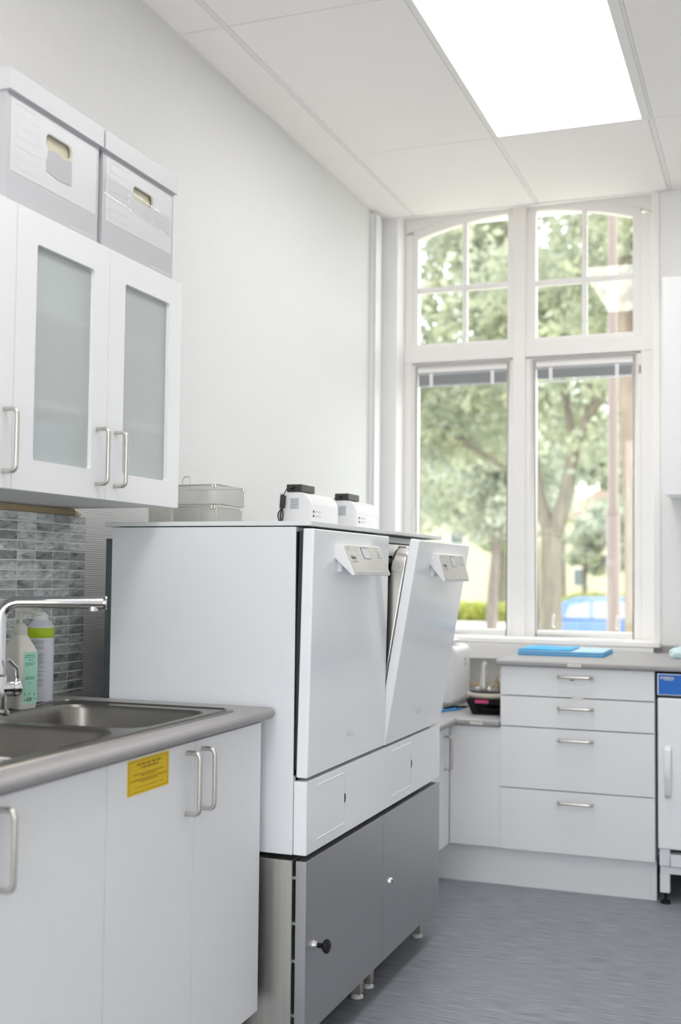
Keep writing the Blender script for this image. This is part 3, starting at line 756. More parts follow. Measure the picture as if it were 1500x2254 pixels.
for a, b_ in ((0.003, 0.022), (0.003, 0.008), (0.017, 0.022), (0.033, 0.02), (0.034, 0.010)):
    m.quad(onl(a, b_), onl(a+0.003, b_-0.001), onl(a+0.004, b_+0.003), onl(a+0.001, b_+0.004))
m.build('label_mark', DGREEN, lab)
# spray can
cx_, cyy_ = 0.080, 2.449
t = thing('spray_can', 'tall white spray can with a lime green band behind the soap bottle', 'can', (cx_, cyy_, ZC1+0.0045))
zc = ZC1+0.0045
MB().lathe([(0.030, 0), (0.0322, 0.002), (0.0322, 0.183), (0.0308, 0.187), (0.030, 0.188), (0.022, 0.199), (0.018, 0.202), (0.0, 0.202)], (cx_, cyy_, zc), 32).build('can_body', CANW, t, smooth=True)
MB().lathe([(0.0321, 0.158), (0.0326, 0.159), (0.0326, 0.182), (0.0321, 0.183)], (cx_, cyy_, zc), 32).build('band', LIME, t, smooth=True)
MB().lathe([(0.0175, 0.200), (0.0178, 0.211), (0.0165, 0.213), (0.0115, 0.219), (0.009, 0.2205), (0.0, 0.2205)], (cx_, cyy_, zc), 24).build('cap', WHITEP, t, smooth=True)
rows = []
rnd = random.Random(4)
v = 0.040
while v < 0.152:
    rows.append((0.004, v, rnd.choice((0.016, 0.030, 0.036, 0.036, 0.034)), 0.0013)); v += 0.0036 if rnd.random() < 0.8 else 0.007
a0 = -PI/2 - 0.35
def onc(u, v): 
    a = a0 + u/0.0324; return Vector((cx_ + 0.0324*math.cos(a), cyy_ + 0.0324*math.sin(a), zc + v))
bars(rows, (0, 0, 0), (0, 1, 0), Z_, INK, 'can_print', t, 9, fn=onc)

# ------------------------------------------------------------------ mosaic splashback
PY, PZ, TY1, TZ1 = 0.0768, 0.02475, 2.7495, 1.366
NCOL, NROW = 13, 20
bs = MB().box(0.0, 0.0064, TY1-NCOL*PY, TY1, 0.8885, TZ1).build('mosaic_splashback', GROUT)
tag(bs, 'splashback of small grey marbled mosaic tiles above the sink', 'splashback')
tm = None
for c in range(NCOL):
    for r_ in range(NROW):
        z1 = TZ1 - r_*PZ - 0.0005; z0 = z1 - (PZ-0.0034)
        yc = TY1 - c*PY - (PY-0.0034)/2
        if z0 < 0.8885:
            if z1 - 0.8895 < 0.004: continue
            MB().box(0.004, 0.0078, yc-(PY-0.0034)/2, yc+(PY-0.0034)/2, 0.8895, z1).build('tile', MARBLE, bs, bevel=0.0008, seg=1); continue
        if tm is None:
            ob = MB().box(0.0, 0.0038, -(PY-0.0034)/2, (PY-0.0034)/2, -(PZ-0.0034)/2, (PZ-0.0034)/2).build('tile', MARBLE, None, bevel=0.0008, seg=1)
            tm = ob.data
        else:
            ob = bpy.data.objects.new('tile', tm); COL.objects.link(ob)
        ob.parent = bs; ob.location = (0.004, yc, (z0+z1)/2)
MB().box(0.0, 0.011, TY1-NCOL*PY, 2.695, TZ1+0.0005, TZ1+0.0175).build('glue_strip', GLUE, bs, bevel=0.003)
MB().tube([(0.006, 2.69, TZ1+0.010), (0.010, 2.70, TZ1+0.006), (0.010, 2.712, TZ1+0.007), (0.008, 2.722, TZ1+0.005)], [0.005, 0.0085, 0.007, 0.004], 8).build('sealant_blob', FOAM, bs, smooth=True)

# ------------------------------------------------------------------ upper cabinets
XU, ZU0, ZU1 = 0.3207, 1.385, 1.9825
def wall_cab(ya, ym, yb, label, hy, bottom=True):
    t = thing('wall_cabinet', label, 'cabinet', (0.15, (ya+yb)/2, ZU0), 'white wall cabinets with frosted glass doors')
    c = MB()
    x1 = XU-0.019
    c.box(0.001, x1, ya+0.0005, ya+0.016, ZU0+0.001, ZU1-0.001).box(0.001, x1, yb-0.016, yb-0.0005, ZU0+0.001, ZU1-0.001)
    c.box(0.001, x1, ya+0.016, yb-0.016, ZU0+0.001, ZU0+0.017).box(0.001, x1, ya+0.016, yb-0.016, ZU1-0.017, ZU1-0.001)
    c.box(0.001, 0.006, ya+0.016, yb-0.016, ZU0+0.017, ZU1-0.017)
    c.build('carcass', LAMB, t)
    for z in (1.575, 1.78):
        MB().box(0.007, x1-0.006, ya+0.017, yb-0.017, z, z+0.016).build('shelf', LAMB, t)
    for a, b_, h in ((ya, ym, hy[0]), (ym, yb, hy[1])):
        g0, g1, h0, h1 = a+0.072, b_-0.064, 1.451, 1.916
        m = plate_with_holes([(a+0.0012, ZU0), (b_-0.0012, ZU0), (b_-0.0012, ZU1), (a+0.0012, ZU1)], [rrect(g0, g1, h0, h1, 0.008, 4)], lambda p, q: (XU, p, q))
        # back face and edges
        nb = len(m.v)
        k = plate_with_holes([(a+0.0012, ZU0), (b_-0.0012, ZU0), (b_-0.0012, ZU1), (a+0.0012, ZU1)], [rrect(g0, g1, h0, h1, 0.008, 4)], lambda p, q: (XU-0.018, p, q))
        m.add(k.v, k.f)
        for lp in ([(a+0.0012, ZU0), (b_-0.0012, ZU0), (b_-0.0012, ZU1), (a+0.0012, ZU1)], rrect(g0, g1, h0, h1, 0.008, 4)):
            n = len(lp); m.add([(XU, *p) for p in lp] + [(XU-0.018, *p) for p in lp], [(i, (i+1) % n, n+(i+1) % n, n+i) for i in range(n)])
        d = m.build('door', LAM, t)
        MB().box(XU-0.014, XU-0.010, g0-0.0, g1+0.0, h0, h1).build('frosted_pane', FROST, d)
        bow_handle(d, (XU, h, 1.419), (XU, h, 1.547), (1, 0, 0))
    return t
wall_cab(1.280, 1.634, 1.988, 'white wall cabinet at the left edge of the photo', (1.33, 1.960))
wall_cab(1.988, 2.3475, 2.703, 'white wall cabinet under the two archive boxes', (2.306, 2.386))
for (x0, x1, y0, y1, z0, z1, mm, lb) in ((0.05, 0.288, 2.03, 2.27, 1.4025, 1.548, 'blue_carton', 'blue carton seen dimly on the bottom shelf behind frosted glass'),
                                       (0.06, 0.275, 2.42, 2.60, 1.4025, 1.53, 'green_carton', 'pale green carton seen dimly on the bottom shelf behind frosted glass'),
                                       (0.05, 0.28, 2.04, 2.29, 1.7965, 1.94, 'grey_carton', 'grey blue carton seen dimly on the top shelf behind frosted glass')):
    colr = {'blue_carton': (0.30, 0.46, 0.58), 'green_carton': (0.72, 0.82, 0.74), 'grey_carton': (0.62, 0.72, 0.78)}[mm]
    tag(MB().box(x0, x1, y0, y1, z0, z1).build('carton', mat(mm, colr, 0.6), bevel=0.002), lb, 'carton', 'cartons in the wall cabinet')

# ------------------------------------------------------------------ archive boxes
def archive_box(y0, y1, label, torn):
    z0, z1, xf, xb = ZU1+0.0005, 2.268, 0.300, 0.02
    t = thing('archive_box', label, 'box', (0.16, (y0+y1)/2, z0), 'archive boxes on the wall cabinet')
    ya, yb, zt = y0+0.006, y1-0.006, z1-0.006
    hy0, hy1, hz0, hz1 = y0+0.145, y0+0.243, 2.150, 2.181
    hole = rrect(hy0, hy1, hz0, hz1, 0.0145, 5)
    m = plate_with_holes([(ya, z0), (yb, z0), (yb, zt), (ya, zt)], [hole], lambda p, q: (xf, p, q))
    m.quad((xb, ya, z0), (xf, ya, z0), (xf, ya, zt), (xb, ya, zt)).quad((xb, yb, z0), (xf, yb, z0), (xf, yb, zt), (xb, yb, zt))
    m.quad((xb, ya, z0), (xb, yb, z0), (xb, yb, zt), (xb, ya, zt)).quad((xb, ya, z0), (xf, ya, z0), (xf, yb, z0), (xb, yb, z0))
    b = m.build('carton', CARD, t)
    n = len(hole)
    MB().add([(xf, *p) for p in hole] + [(xf-0.005, *p) for p in hole], [(i, (i+1) % n, n+(i+1) % n, n+i) for i in range(n)]).build('hole_edge', CREAM, b)
    MB().box(xf-0.012, xf-0.0095, hy0-0.02, hy1+0.02, hz0-0.02, hz1+0.012).build('inner_flap', CREAM, b)
    lid = MB().box(xb-0.006, xf+0.010, y0, y1, 2.222, z1).build('lid', CARDL, t, bevel=0.0008)
    # print on the front: white field, form lines, web address
    w0, w1, wz0, wz1 = y0+0.018, y1-0.016, 2.056, 2.2135
    pm = plate_with_holes([(w0, wz0), (w1, wz0), (w1, wz1), (w0, wz1)], [rrect(hy0-0.002, hy1+0.002, hz0-0.002, hz1+0.002, 0.016, 5)], lambda p, q: (xf+0.0004, p, q))
    pm.build('white_print', CARDW, b)
    MB().quad((xf-0.02, ya-0.0004, wz0), (xb+0.02, ya-0.0004, wz0), (xb+0.02, ya-0.0004, wz1), (xf-0.02, ya-0.0004, wz1)).build('white_print', CARDW, b)
    ln = MB(); f0_, f1_ = w0+0.018, w0+0.098
    for k in range(7):
        z = wz0+0.012 + k*0.0225
        ln.quad((xf+0.0008, f0_, z), (xf+0.0008, f1_, z), (xf+0.0008, f1_, z+0.0009), (xf+0.0008, f0_, z+0.0009))
    for y in (f0_, f1_):
        ln.quad((xf+0.0008, y, wz0+0.012), (xf+0.0008, y+0.001, wz0+0.012), (xf+0.0008, y+0.001, wz0+0.148), (xf+0.0008, y, wz0+0.148))
    ln.build('form_lines', LINE, b)
    text('www.pressel.com', 0.0135, (xf+0.0006, y1-0.118, z0+0.014), Y_, Z_, WHITEINK, 'web_address', b)
    if torn:
        yy = hy0
        MB().add([(xf+0.0010, yy+0.010, hz0-0.004), (xf+0.0012, yy+0.040, hz0-0.001), (xf+0.0012, yy+0.07, hz0-0.008), (xf+0.001, yy+0.098, hz0-0.002), (xf+0.0011, yy+0.100, hz0-0.03), (xf+0.0016, yy+0.099, hz0-0.058), (xf+0.0014, yy+0.05, hz0-0.062), (xf+0.001, yy+0.003, hz0-0.055), (xf+0.001, yy+0.001, hz0-0.036)],
                 [tuple(range(9))]).build('torn_patch', CARDG, b)
        MB().add([(xf+0.0008, yy+0.006, hz0+0.016), (xf+0.0008, yy+0.010, hz0-0.008), (xf+0.0008, yy+0.05, hz0-0.012), (xf+0.0008, yy+0.096, hz0-0.006), (xf+0.0008, yy+0.094, hz0+0.010), (xf+0.0008, yy+0.085, hz0+0.001), (xf+0.0008, yy+0.02, hz0+0.002)],
                 [tuple(range(7))]).build('bare_board', CREAM, b)
    else:
        rnd = random.Random(3); m = MB(); nu, nv_ = 70, 12
        P = []
        for i in range(nu+1):
            for j in range(nv_+1):
                y = y0+0.008 + (y1-y0-0.03)*i/nu; z = 2.170 - 0.020*i/nu - 0.05*j/nv_
                dx_ = 0.0014 + 0.0007*math.sin(38*j/nv_ + 0.12*i + 1.5*math.sin(i*0.21)) + 0.0006*rnd.random()
                P.append((xf+dx_, y, z))
        m.add(P, [(i*(nv_+1)+j, (i+1)*(nv_+1)+j, (i+1)*(nv_+1)+j+1, i*(nv_+1)+j+1) for i in range(nu) for j in range(nv_)])
        tp = m.build('clear_tape', TAPE, t, smooth=True); tp['label'] = 'wrinkled clear tape'
    return t
archive_box(1.966, 2.327, 'silver grey archive box with torn paper below its hand hole', True)
archive_box(2.335, 2.692, 'silver grey archive box with wrinkled clear tape across its front', False)

# ------------------------------------------------------------------ things on the washers
ZTOP = ZL1 + 0.0004
def mesh_box(x0, x1, y0, y1, z0, z1, label, hook=False):
    t = thing('wire_mesh_basket', label, 'basket', ((x0+x1)/2, (y0+y1)/2, z0), 'wire mesh instrument baskets')
    m = MB()
    m.quad((x0, y0, z0+.002), (x1, y0, z0+.002), (x1, y0, z1), (x0, y0, z1)).quad((x1, y0, z0+.002), (x1, y1, z0+.002), (x1, y1, z1), (x1, y0, z1))
    m.quad((x0, y1, z0+.002), (x1, y1, z0+.002), (x1, y1, z1), (x0, y1, z1)).quad((x0, y0, z0+.002), (x0, y1, z0+.002), (x0, y1, z1), (x0, y0, z1))
    m.quad((x0, y0, z0+.002), (x1, y0, z0+.002), (x1, y1, z0+.002), (x0, y1, z0+.002))
    m.build('mesh_wall', WIRE, t)
    MB().quad((x0, y0, z1-.001), (x1, y0, z1-.001), (x1, y1, z1-.001), (x0, y1, z1-.001)).build('mesh_lid', WIRE, t)
    for z, r_ in ((z0+0.002, 0.0018), (z1-0.002, 0.0024)):
        MB().tube([(x0, y0, z), (x1, y0, z), (x1, y1, z), (x0, y1, z), (x0, y0, z)], r_, 6).build('rim_wire', NICKEL, t, smooth=True)
    for x in (x0, x1):
        MB().tube([(x, y0, z0+0.002), (x, y0, z1-0.002)], 0.0016, 6).build('corner_wire', NICKEL, t, smooth=True)
    for x, y in ((x1-0.012, y0-0.002), (x1-0.004, y0-0.002), (x1+0.001, y1-0.008)):
        MB().lathe([(0.0028, -0.004), (0.0028, 0.0035), (0.0, 0.004)], (x, y, z1-0.0045), 8).build('clasp', NICKEL, t, smooth=True)
    if hook:
        xx = x0+0.088
        MB().tube(fillet([(xx-0.018, y0+0.01, z1), (xx-0.016, y0+0.01, z1+0.022), (xx+0.008, y0+0.01, z1+0.022), (xx+0.005, y0+0.01, z1)], 0.012, 5), 0.0015, 6).build('carry_hook', NICKEL, t, smooth=True)
mesh_box(0.252, 0.384, 2.80, 2.962, ZTOP, 1.398, 'lower wire mesh basket of the stack on the nearer washer')
mesh_box(0.205, 0.386, 2.80, 2.970, 1.3995, 1.455, 'upper wire mesh basket of the stack on the nearer washer', True)
mesh_box(0.176, 0.248, 2.80, 2.96, ZTOP, 1.397, 'coarse wire mesh basket beside the stack, under the wall cabinet')

def power_device(y0, label, adlabel, loop):
    y1 = y0+0.235; x0, x1, z0, z1 = 0.408, 0.502, ZTOP, 1.459
    t = thing('sealing_device', label, 'device', ((x0+x1)/2, (y0+y1)/2, z0), 'small white devices on the washers')
    r = 0.04
    prof = [(x0, z0), (x1, z0)] + [(x1-r+r*math.cos(a), z1-r+r*math.sin(a)) for a in [PI/2*k/8 for k in range(9)]] + [(x0, z1)]
    MB().prism(prof, 'y', y0, y1).build('housing', WHITEP, t, bevel=0.004, seg=3)
    MB().box(x0-0.006, x0-0.0005, y0-0.01, y1+0.004, z0, z1-0.003).build('rear_plate', WHITEP, t, bevel=0.001)
    lb = MB().box(x0+0.028, x0+0.058, y0-0.0006, y0, z1-0.052, z1-0.018).build('rating_label', mat('grey_blue_label', (0.62, 0.66, 0.72), 0.5), t)
    bars([(0.003, 0.003+k*0.005, 0.024, 0.0018) for k in range(6)], (x0+0.028, y0-0.0007, z1-0.052), (1, 0, 0), Z_, INK, 'label_print', lb, 2)
    for x in (x0+0.036, x0+0.068):
        MB().lathe([(0.0025, -0.001), (0.0, -0.0012)], (x, y0, z0+0.022), 8, 'y').build('screw', INK, t)
    for k in (0, 1):
        MB().box(x1, x1+0.0006, y0+0.022, y0+0.031, z1-0.062-k*0.013, z1-0.055-k*0.013).build('badge', INKB, t)
        bars([(0, 0, 0.045, 0.004)], (x1+0.0004, y0+0.040, z1-0.060-k*0.013), Y_, Z_, INKL, 'badge_print', t, 6+k)
    # power brick on top with its lead
    ax0, ax1 = x0+0.017, x0+0.066
    a = thing('power_adapter', adlabel, 'adapter', ((ax0+ax1)/2, y0+0.06, z1+0.0005), 'black power adapters')
    MB().box(ax0, ax1, y0-0.002, y0+0.105, z1+0.0005, z1+0.0225).build('brick', ADAPT, a, bevel=0.002)
    MB().lathe([(0.006, 0), (0.006, -0.004), (0.003, -0.008), (0.0, -0.008)], (ax0+0.02, y0-0.002, z1+0.012), 10, 'y').build('socket', BLACK, a, smooth=True)
    bx, by = ax0-0.004, y0-0.016
    MB().tube(fillet([(ax0+0.02, y0-0.010, z1+0.012), (ax0+0.012, y0-0.022, z1+0.012), (bx+0.004, by, z1-0.004), (bx, by, z1-0.012)], 0.008), 0.0016, 6).build('lead', DKGREY, a, smooth=True)
    MB().tube([(bx+0.001, by, z1-0.010), (bx, by, z1-0.012), (bx-0.003, by, z1-0.047), (bx-0.003, by, z1-0.050)], [0.006, 0.0085, 0.0085, 0.006], 12).build('ferrite_bead', DKGREY, a, smooth=True)
    if loop:
        for q in (-0.007, -0.001, 0.005):
            MB().tube(fillet([(bx-0.004, by, z1-0.05), (bx-0.006+q*1.6, by-0.003, z1-0.066), (bx-0.006+q, by-0.002, z1-0.085), (bx-0.008, by, z1-0.098)], 0.02), 0.0018, 6).build('lead', BLACK, a, smooth=True)
        MB().tube([(bx-0.008, by, z1-0.092), (bx-0.009, by, z0+0.002)], [0.006, 0.009], 10).build('tied_lead', BLACK, a, smooth=True)
    else:
        MB().tube([(bx-0.003, by, z1-0.049), (bx-0.004, by, z1-0.08), (bx-0.004, by, z0+0.002)], 0.0017, 6).build('lead', DKGREY, a, smooth=True)
power_device(3.185, 'small white rounded device on the nearer washer', 'black power adapter on the nearer white device', True)
power_device(3.592, 'small white rounded device on the farther washer', 'black power adapter on the farther white device', False)

# ================================================================== BACK RUN
YD = 4.506
# drawer unit
t = thing('drawer_cabinet', 'white cabinet of four drawers under the window', 'cabinet', (1.075, 4.85, 0.15))
c = MB().box(0.781, 0.797, YD+0.019, 5.18, 0.152, 0.861).box(1.353, 1.369, YD+0.019, 5.18, 0.152, 0.861).box(0.797, 1.353, YD+0.019, 5.18, 0.152, 0.168).box(0.797, 1.353, 5.16, 5.18, 0.168, 0.861)
c.build('carcass', LAMB, t)
for k, (z0, z1, hz) in enumerate(((0.7475, 0.860, 0.826), (0.6280, 0.7438, 0.706), (0.3905, 0.6243, 0.584), (0.1525, 0.3868, 0.3465))):
    d = MB().box(0.7815, 1.3685, YD, YD+0.018, z0, z1).build('drawer', LAM, t, bevel=0.0012)
    bow_handle(d, (1.010, YD, hz), (1.138, YD, hz), (0, -1, 0), d=0.028)
    if k == 0:
        bars([(0, 0, 0.022, 0.004)], (1.053, YD-0.0004, 0.8125), (1, 0, 0), Z_, INK, 'tiny_print', d, 2)
        MB().box(1.060, 1.105, YD-0.0012, YD-0.0002, 0.738, 0.7535).build('tape_piece', STICK, d)
# worktop
prof = [(YD+0.03, 0.8625), (YD-0.018, 0.8625), (YD-0.025, 0.866), (YD-0.027, 0.872), (YD-0.025, 0.880), (YD-0.018, 0.884), (YD+0.03, 0.884)]
m = MB(); m.prism([(a, b_) for a, b_ in prof], 'x', 0.769, 2.6); m.box(0.769, 2.6, YD+0.03, 5.19, 0.8625, 0.884); m.box(1.31, 2.6, 5.19, YB-0.001, 0.8625, 0.884)
wt = m.build('back_worktop', WTOP, smooth=True)
tag(wt, 'grey worktop over the drawers and the fridge', 'worktop')
MB().box(1.328, 2.6, 5.288, YB-0.0015, 0.884, 0.912).build('upstand', WTOP, wt, bevel=0.003)
stk = MB().box(1.048, 1.100, YD-0.0280, YD-0.0272, 0.8665, 0.8790).build('label_sticker', STICK, wt)
bars([(0.009, 0.0045, 0.034, 0.0035)], (1.048, YD-0.0282, 0.8665), (1, 0, 0), Z_, INKL, 'label_print', stk, 8)
# low corner unit
XCI = 0.575
t = thing('corner_cabinet', 'low white corner cabinet between the washer and the drawers', 'cabinet', (0.4, 4.4, 0.15))
MB().box(XCI+0.001, 0.780, YD+0.008, YD+0.026, 0.152, 0.6165).build('front_panel', LAM, t, bevel=0.001)
MB().box(0.02, XCI-0.020, 3.87, 5.13, 0.152, 0.6165).build('carcass', LAMB, t)
d = MB().box(XCI-0.018, XCI, 3.875, YD+0.005, 0.152, 0.6165).build('door', LAM, t, bevel=0.0012)
bow_handle(d, (XCI, 4.437, 0.452), (XCI, 4.437, 0.580), (1, 0, 0), d=0.03)
m = MB(); zt0, zt1 = 0.6175, 0.6425
px = [(0.59, zt0), (0.599, zt0+0.003), (0.603, zt0+0.009), (0.603, zt1-0.008), (0.599, zt1-0.002), (0.59, zt1)]
m.prism([(0.0, zt0)] + px + [(0.0, zt1)], 'y', 3.86, YD)
m.box(0.0, 0.603, YD, 5.19, zt0, zt1)
py = [(YD+0.008, zt0), (YD-0.001, zt0+0.003), (YD-0.005, zt0+0.009), (YD-0.005, zt1-0.008), (YD-0.001, zt1-0.002), (YD+0.008, zt1)]
m.prism(py + [(5.19, zt1), (5.19, zt0)], 'x', 0.603, 0.7765)
lw = m.build('low_worktop', WTOP, smooth=True)
tag(lw, 'low grey worktop turning the corner beside the drawers', 'worktop')
stk = MB().box(0.662, 0.711, YD-0.0064, YD-0.0054, 0.625, 0.636).build('label_sticker', STICK, lw)
bars([(0.008, 0.004, 0.034, 0.003)], (0.662, YD-0.0066, 0.625), (1, 0, 0), Z_, INKL, 'label_print', stk, 12)
# plinth
pl = MB().box(0.5, 1.345, YD+0.05, YD+0.066, 0, 0.1515).build('baseboard_back', LAM); struct(pl, 'white plinth board below the drawers')
MB().box(0.484, 0.4995, 3.87, YD+0.066, 0, 0.1515).build('plinth_return', LAM, pl)
MB().box(1.3455, 1.3695, YD+0.05, YD+0.066, 0, 0.1515).build('plinth_end', LAM, pl)
# white appliance in the corner
t = thing('tabletop_steriliser', 'white rounded machine in the corner behind the open washer door', 'machine', (0.35, 5.0, 0.643))
prof = rrect(0.20, 0.503, 0.655, 0.905, 0.03, 5)
MB().prism(prof, 'y', 4.875, 5.13).build('housing', WHITEP, t, bevel=0.012, seg=3)
MB().box(0.22, 0.48, 4.89, 5.115, 0.6428, 0.656).build('foot_plate', INKL, t)
for k in (0, 1): MB().box(0.503, 0.5037, 5.03, 5.045, 0.815+0.020*k, 0.826+0.020*k).build('badge', INK, t)
MB().lathe([(0.0, 0.0), (0.09, 0.0), (0.125, 0.018), (0.127, 0.022), (0.120, 0.020), (0.085, 0.006), (0.0, 0.005)], (0.36, 5.0, 0.9052), 32).build('tray', WHITEP, t, smooth=True)
# instrument stand
sx0, sx1, sy0, sy1 = 0.600, 0.745, 4.665, 4.86
t = thing('instrument_stand', 'black instrument stand with pink strip and round disc of small tools', 'stand', (0.69, 4.75, 0.643))
m = MB(); zb_, zt_ = 0.643, 0.705
def fr4(ix, z): return [(sx0+ix, sy0+ix*0.4, z), (0.772, sy0+ix*0.4, z), (0.772, sy1, z), (sx0+ix, sy1, z)]
A, B = fr4(0.026, zb_), fr4(0.0, zt_)
# front face as four bars leaving an opening
def lerp(p, q, t_): return tuple(p[i]+(q[i]-p[i])*t_ for i in range(3))
def fpt(u, v): return Vector(lerp(lerp(A[0], A[1], u), lerp(B[0], B[1], u), v))
def bar(u0, u1_, v0, v1):
    P = [fpt(u0, v0), fpt(u1_, v0), fpt(u1_, v1), fpt(u0, v1)]; Q = [p + Vector((0, 0.008, 0)) for p in P]
    m.add(P+Q, [(0,1,2,3), (7,6,5,4), (0,4,5,1), (1,5,6,2), (2,6,7,3), (3,7,4,0)])
bar(0, 1, 0.72, 1.0); bar(0, 0.18, 0.0, 0.72); bar(0.88, 1, 0, 0.72); bar(0.18, 0.88, 0.0, 0.12); bar(0.30, 0.80, 0.30, 0.42)
m.quad(A[0], A[3], B[3], B[0]); m.quad(A[1], A[2], B[2], B[1]); m.quad(A[3], A[2], B[2], B[3]); m.quad(*A)
m.build('frame', BLACK, t)
MB().box(0.640, 0.696, sy0-0.0035, sy0-0.0012, 0.691, 0.7045).build('pink_strip', PINK, t)
cx0, cy0 = 0.678, 4.765
MB().lathe([(0.075, 0.0), (0.092, 0.004), (0.096, 0.012), (0.094, 0.020), (0.090, 0.024), (0.0, 0.024)], (cx0, cy0, 0.7055), 32).build('disc_base', BEIGE, t, smooth=True)
MB().lathe([(0.084, 0.0), (0.084, 0.008), (0.075, 0.012), (0.0, 0.012)], (cx0, cy0, 0.7298), 32).build('disc_top', DKGREY, t, smooth=True)
MB().lathe([(0.060, 0.0), (0.060, 0.003), (0.0, 0.003)], (cx0, cy0, 0.742), 32).build('disc_plate', NICKEL, t, smooth=True)
MB().tube([(cx0-0.020, cy0-0.03, 0.743), (cx0-0.020, cy0-0.03, 0.752), (cx0-0.019, cy0-0.03, 0.76), (cx0-0.016, cy0-0.03, 0.845), (cx0-0.015, cy0-0.03, 0.850), (cx0-0.015, cy0-0.03, 0.851), (cx0-0.015, cy0-0.03, 0.860)],
          [0.017, 0.019, 0.0165, 0.0115, 0.010, 0.0055, 0.006], 16).build('silver_handpiece', STEELW, t, smooth=True)
rnd = random.Random(12)
for k in range(34):
    a = rnd.uniform(0, 2*PI); rr = rnd.uniform(0.018, 0.056); x, y = cx0+rr*math.cos(a), cy0+rr*math.sin(a)
    if x < cx0+0.005: x = 2*cx0 - x + 0.006
    if (x-cx0)**2 + (y-cy0)**2 > 0.0035: continue
    h = rnd.uniform(0.02, 0.052)
    MB().tube([(x, y, 0.744), (x, y, 0.744+h*0.4), (x, y, 0.744+h*0.45), (x, y, 0.744+h)], [0.004, 0.004, 0.002, 0.0026], 8).build('tool_bit', BRASS if k % 3 == 0 else NICKEL, t, smooth=True)
# blue cable on the low worktop
tag(MB().tube(fillet([(0.38, 4.78, 0.6465), (0.50, 4.72, 0.6465), (0.545, 4.80, 0.6475), (0.53, 4.86, 0.6465), (0.50, 4.70, 0.6475), (0.44, 4.60, 0.6465), (0.36, 4.55, 0.6465)], 0.06, 8), 0.0042, 8).build('blue_cable', BLUEC, smooth=True), 'bright blue cable looped on the low worktop', 'cable')
tag(
    MB().tube([(0.47, 4.79, 0.6475), (0.515, 4.81, 0.6535), (0.545, 4.835, 0.6525), (0.560, 4.862, 0.6505)], [0.004, 0.009, 0.007, 0.004], 8).build('black_plug', BLACK, smooth=True), 'black plug and lead lying next to the blue cable', 'plug')
# blue folded sheets
sheets = [('bottom', 0.788, 1.142, 4.80, 5.10, 0.8846, 0.8895, BLUES), ('second', 0.786, 1.138, 4.802, 5.10, 0.8899, 0.8945, BLUEL), ('third', 0.789, 1.140, 4.80, 5.09, 0.8949, 0.8995, BLUES),
          ('fourth', 0.785, 1.136, 4.803, 5.09, 0.8999, 0.9045, BLUEL)]
for nm, x0, x1, y0, y1, z0, z1, mm in sheets:
    m = MB(); nx = 24
    prof2 = []
    rnd = random.Random(hash(nm) % 97)
    for i in range(nx+1):
        x = x0 + (x1-x0)*i/nx
        prof2.append((x, z1 - 0.0006*abs(math.sin(i*0.9 + len(nm)))))
    m.prism([(x0, z0), (x1, z0)] + prof2[::-1], 'y', y0, y1)
    tag(m.build('folded_sheet', mm, bevel=0.0008, seg=1), 'folded blue sheet, %s from below in the stack on the back worktop' % ('lowest' if nm == 'bottom' else nm), 'sheet', 'folded blue sheets')
m = MB(); m.prism([(0.790, 0.905), (1.000, 0.905), (1.006, 0.9085), (0.995, 0.9105), (0.96, 0.9085), (0.84, 0.9105), (0.795, 0.9095), (0.788, 0.907)], 'y', 4.806, 5.07)
tag(m.build('folded_sheet', BLUES, smooth=True), 'short bright blue folded sheet on top of the stack', 'sheet', 'folded blue sheets')
# crumpled bag and white canister on the right
bm = bmesh.new(); bmesh.ops.create_icosphere(bm, subdivisions=4, radius=1.0)
rnd = random.Random(21)
ds_ = [(Vector((rnd.gauss(0, 1), rnd.gauss(0, 1), rnd.gauss(0, 1))).normalized(), rnd.uniform(0.5, 1.0)) for _ in range(26)]
for v in bm.verts:
    d = v.co.normalized(); k = 0.75 + 0.35*max(0, max((d.dot(a)-0.6)*2.2*b_ for a, b_ in ds_))
    v.co = Vector((d.x*0.065*k, d.y*0.06*k, max(-0.018, d.z*0.03*k)))
me = bpy.data.meshes.new('crumpled_bag'); bm.to_mesh(me); bm.free(); me.materials.append(TEAL)
o = bpy.data.objects.new('crumpled_bag', me); COL.objects.link(o); o.location = (1.447, 4.93, 0.9022)
tag(o, 'crumpled pale teal plastic bag on the worktop above the fridge', 'bag')
t = thing('white_canister', 'white canister beside the crumpled bag at the right edge', 'canister', (1.478, 4.83, 0.8845))
MB().lathe([(0.034, 0), (0.036, 0.003), (0.036, 0.056), (0.034, 0.059), (0.0, 0.059)], (1.478, 4.83, 0.8845), 24).build('can_body', WHITEP, t, smooth=True)
MB().lathe([(0.037, 0.0592), (0.037, 0.066), (0.034, 0.068), (0.0, 0.068)], (1.478, 4.83, 0.8845), 24).build('cap', WHITEP, t, smooth=True)

# undercounter fridge
fx0, fx1 = 1.3775, 1.975
t = thing('undercounter_fridge', 'white undercounter fridge with a blue panel beside the drawers', 'fridge', (1.68, 4.8, 0))
MB().box(fx0+0.004, fx1-0.004, YD+0.045, 5.1, 0.20, 0.848).build('body', ENAMS, t, bevel=0.003)
b = MB().box(fx0, fx1, YD, YD+0.04, 0.772, 0.8535).build('panel_trim', BLUEPF, t, bevel=0.003)
MB().box(fx0+0.006, fx1-0.006, YD-0.0012, YD, 0.7765, 0.8495).build('blue_panel', BLUEP, b, bevel=0.0005, seg=1)
text('PORKKA', 0.0125, (fx0+0.012, YD-0.0016, 0.8335), (1, 0, 0), Z_, WHITEINK, 'lettering', b, bold=0.0006)
bars([(0.017, 0, 0.032, 0.0028)], (fx0+0.012, YD-0.0016, 0.8285), (1, 0, 0), Z_, BLUEPF, 'small_print', b, 4)
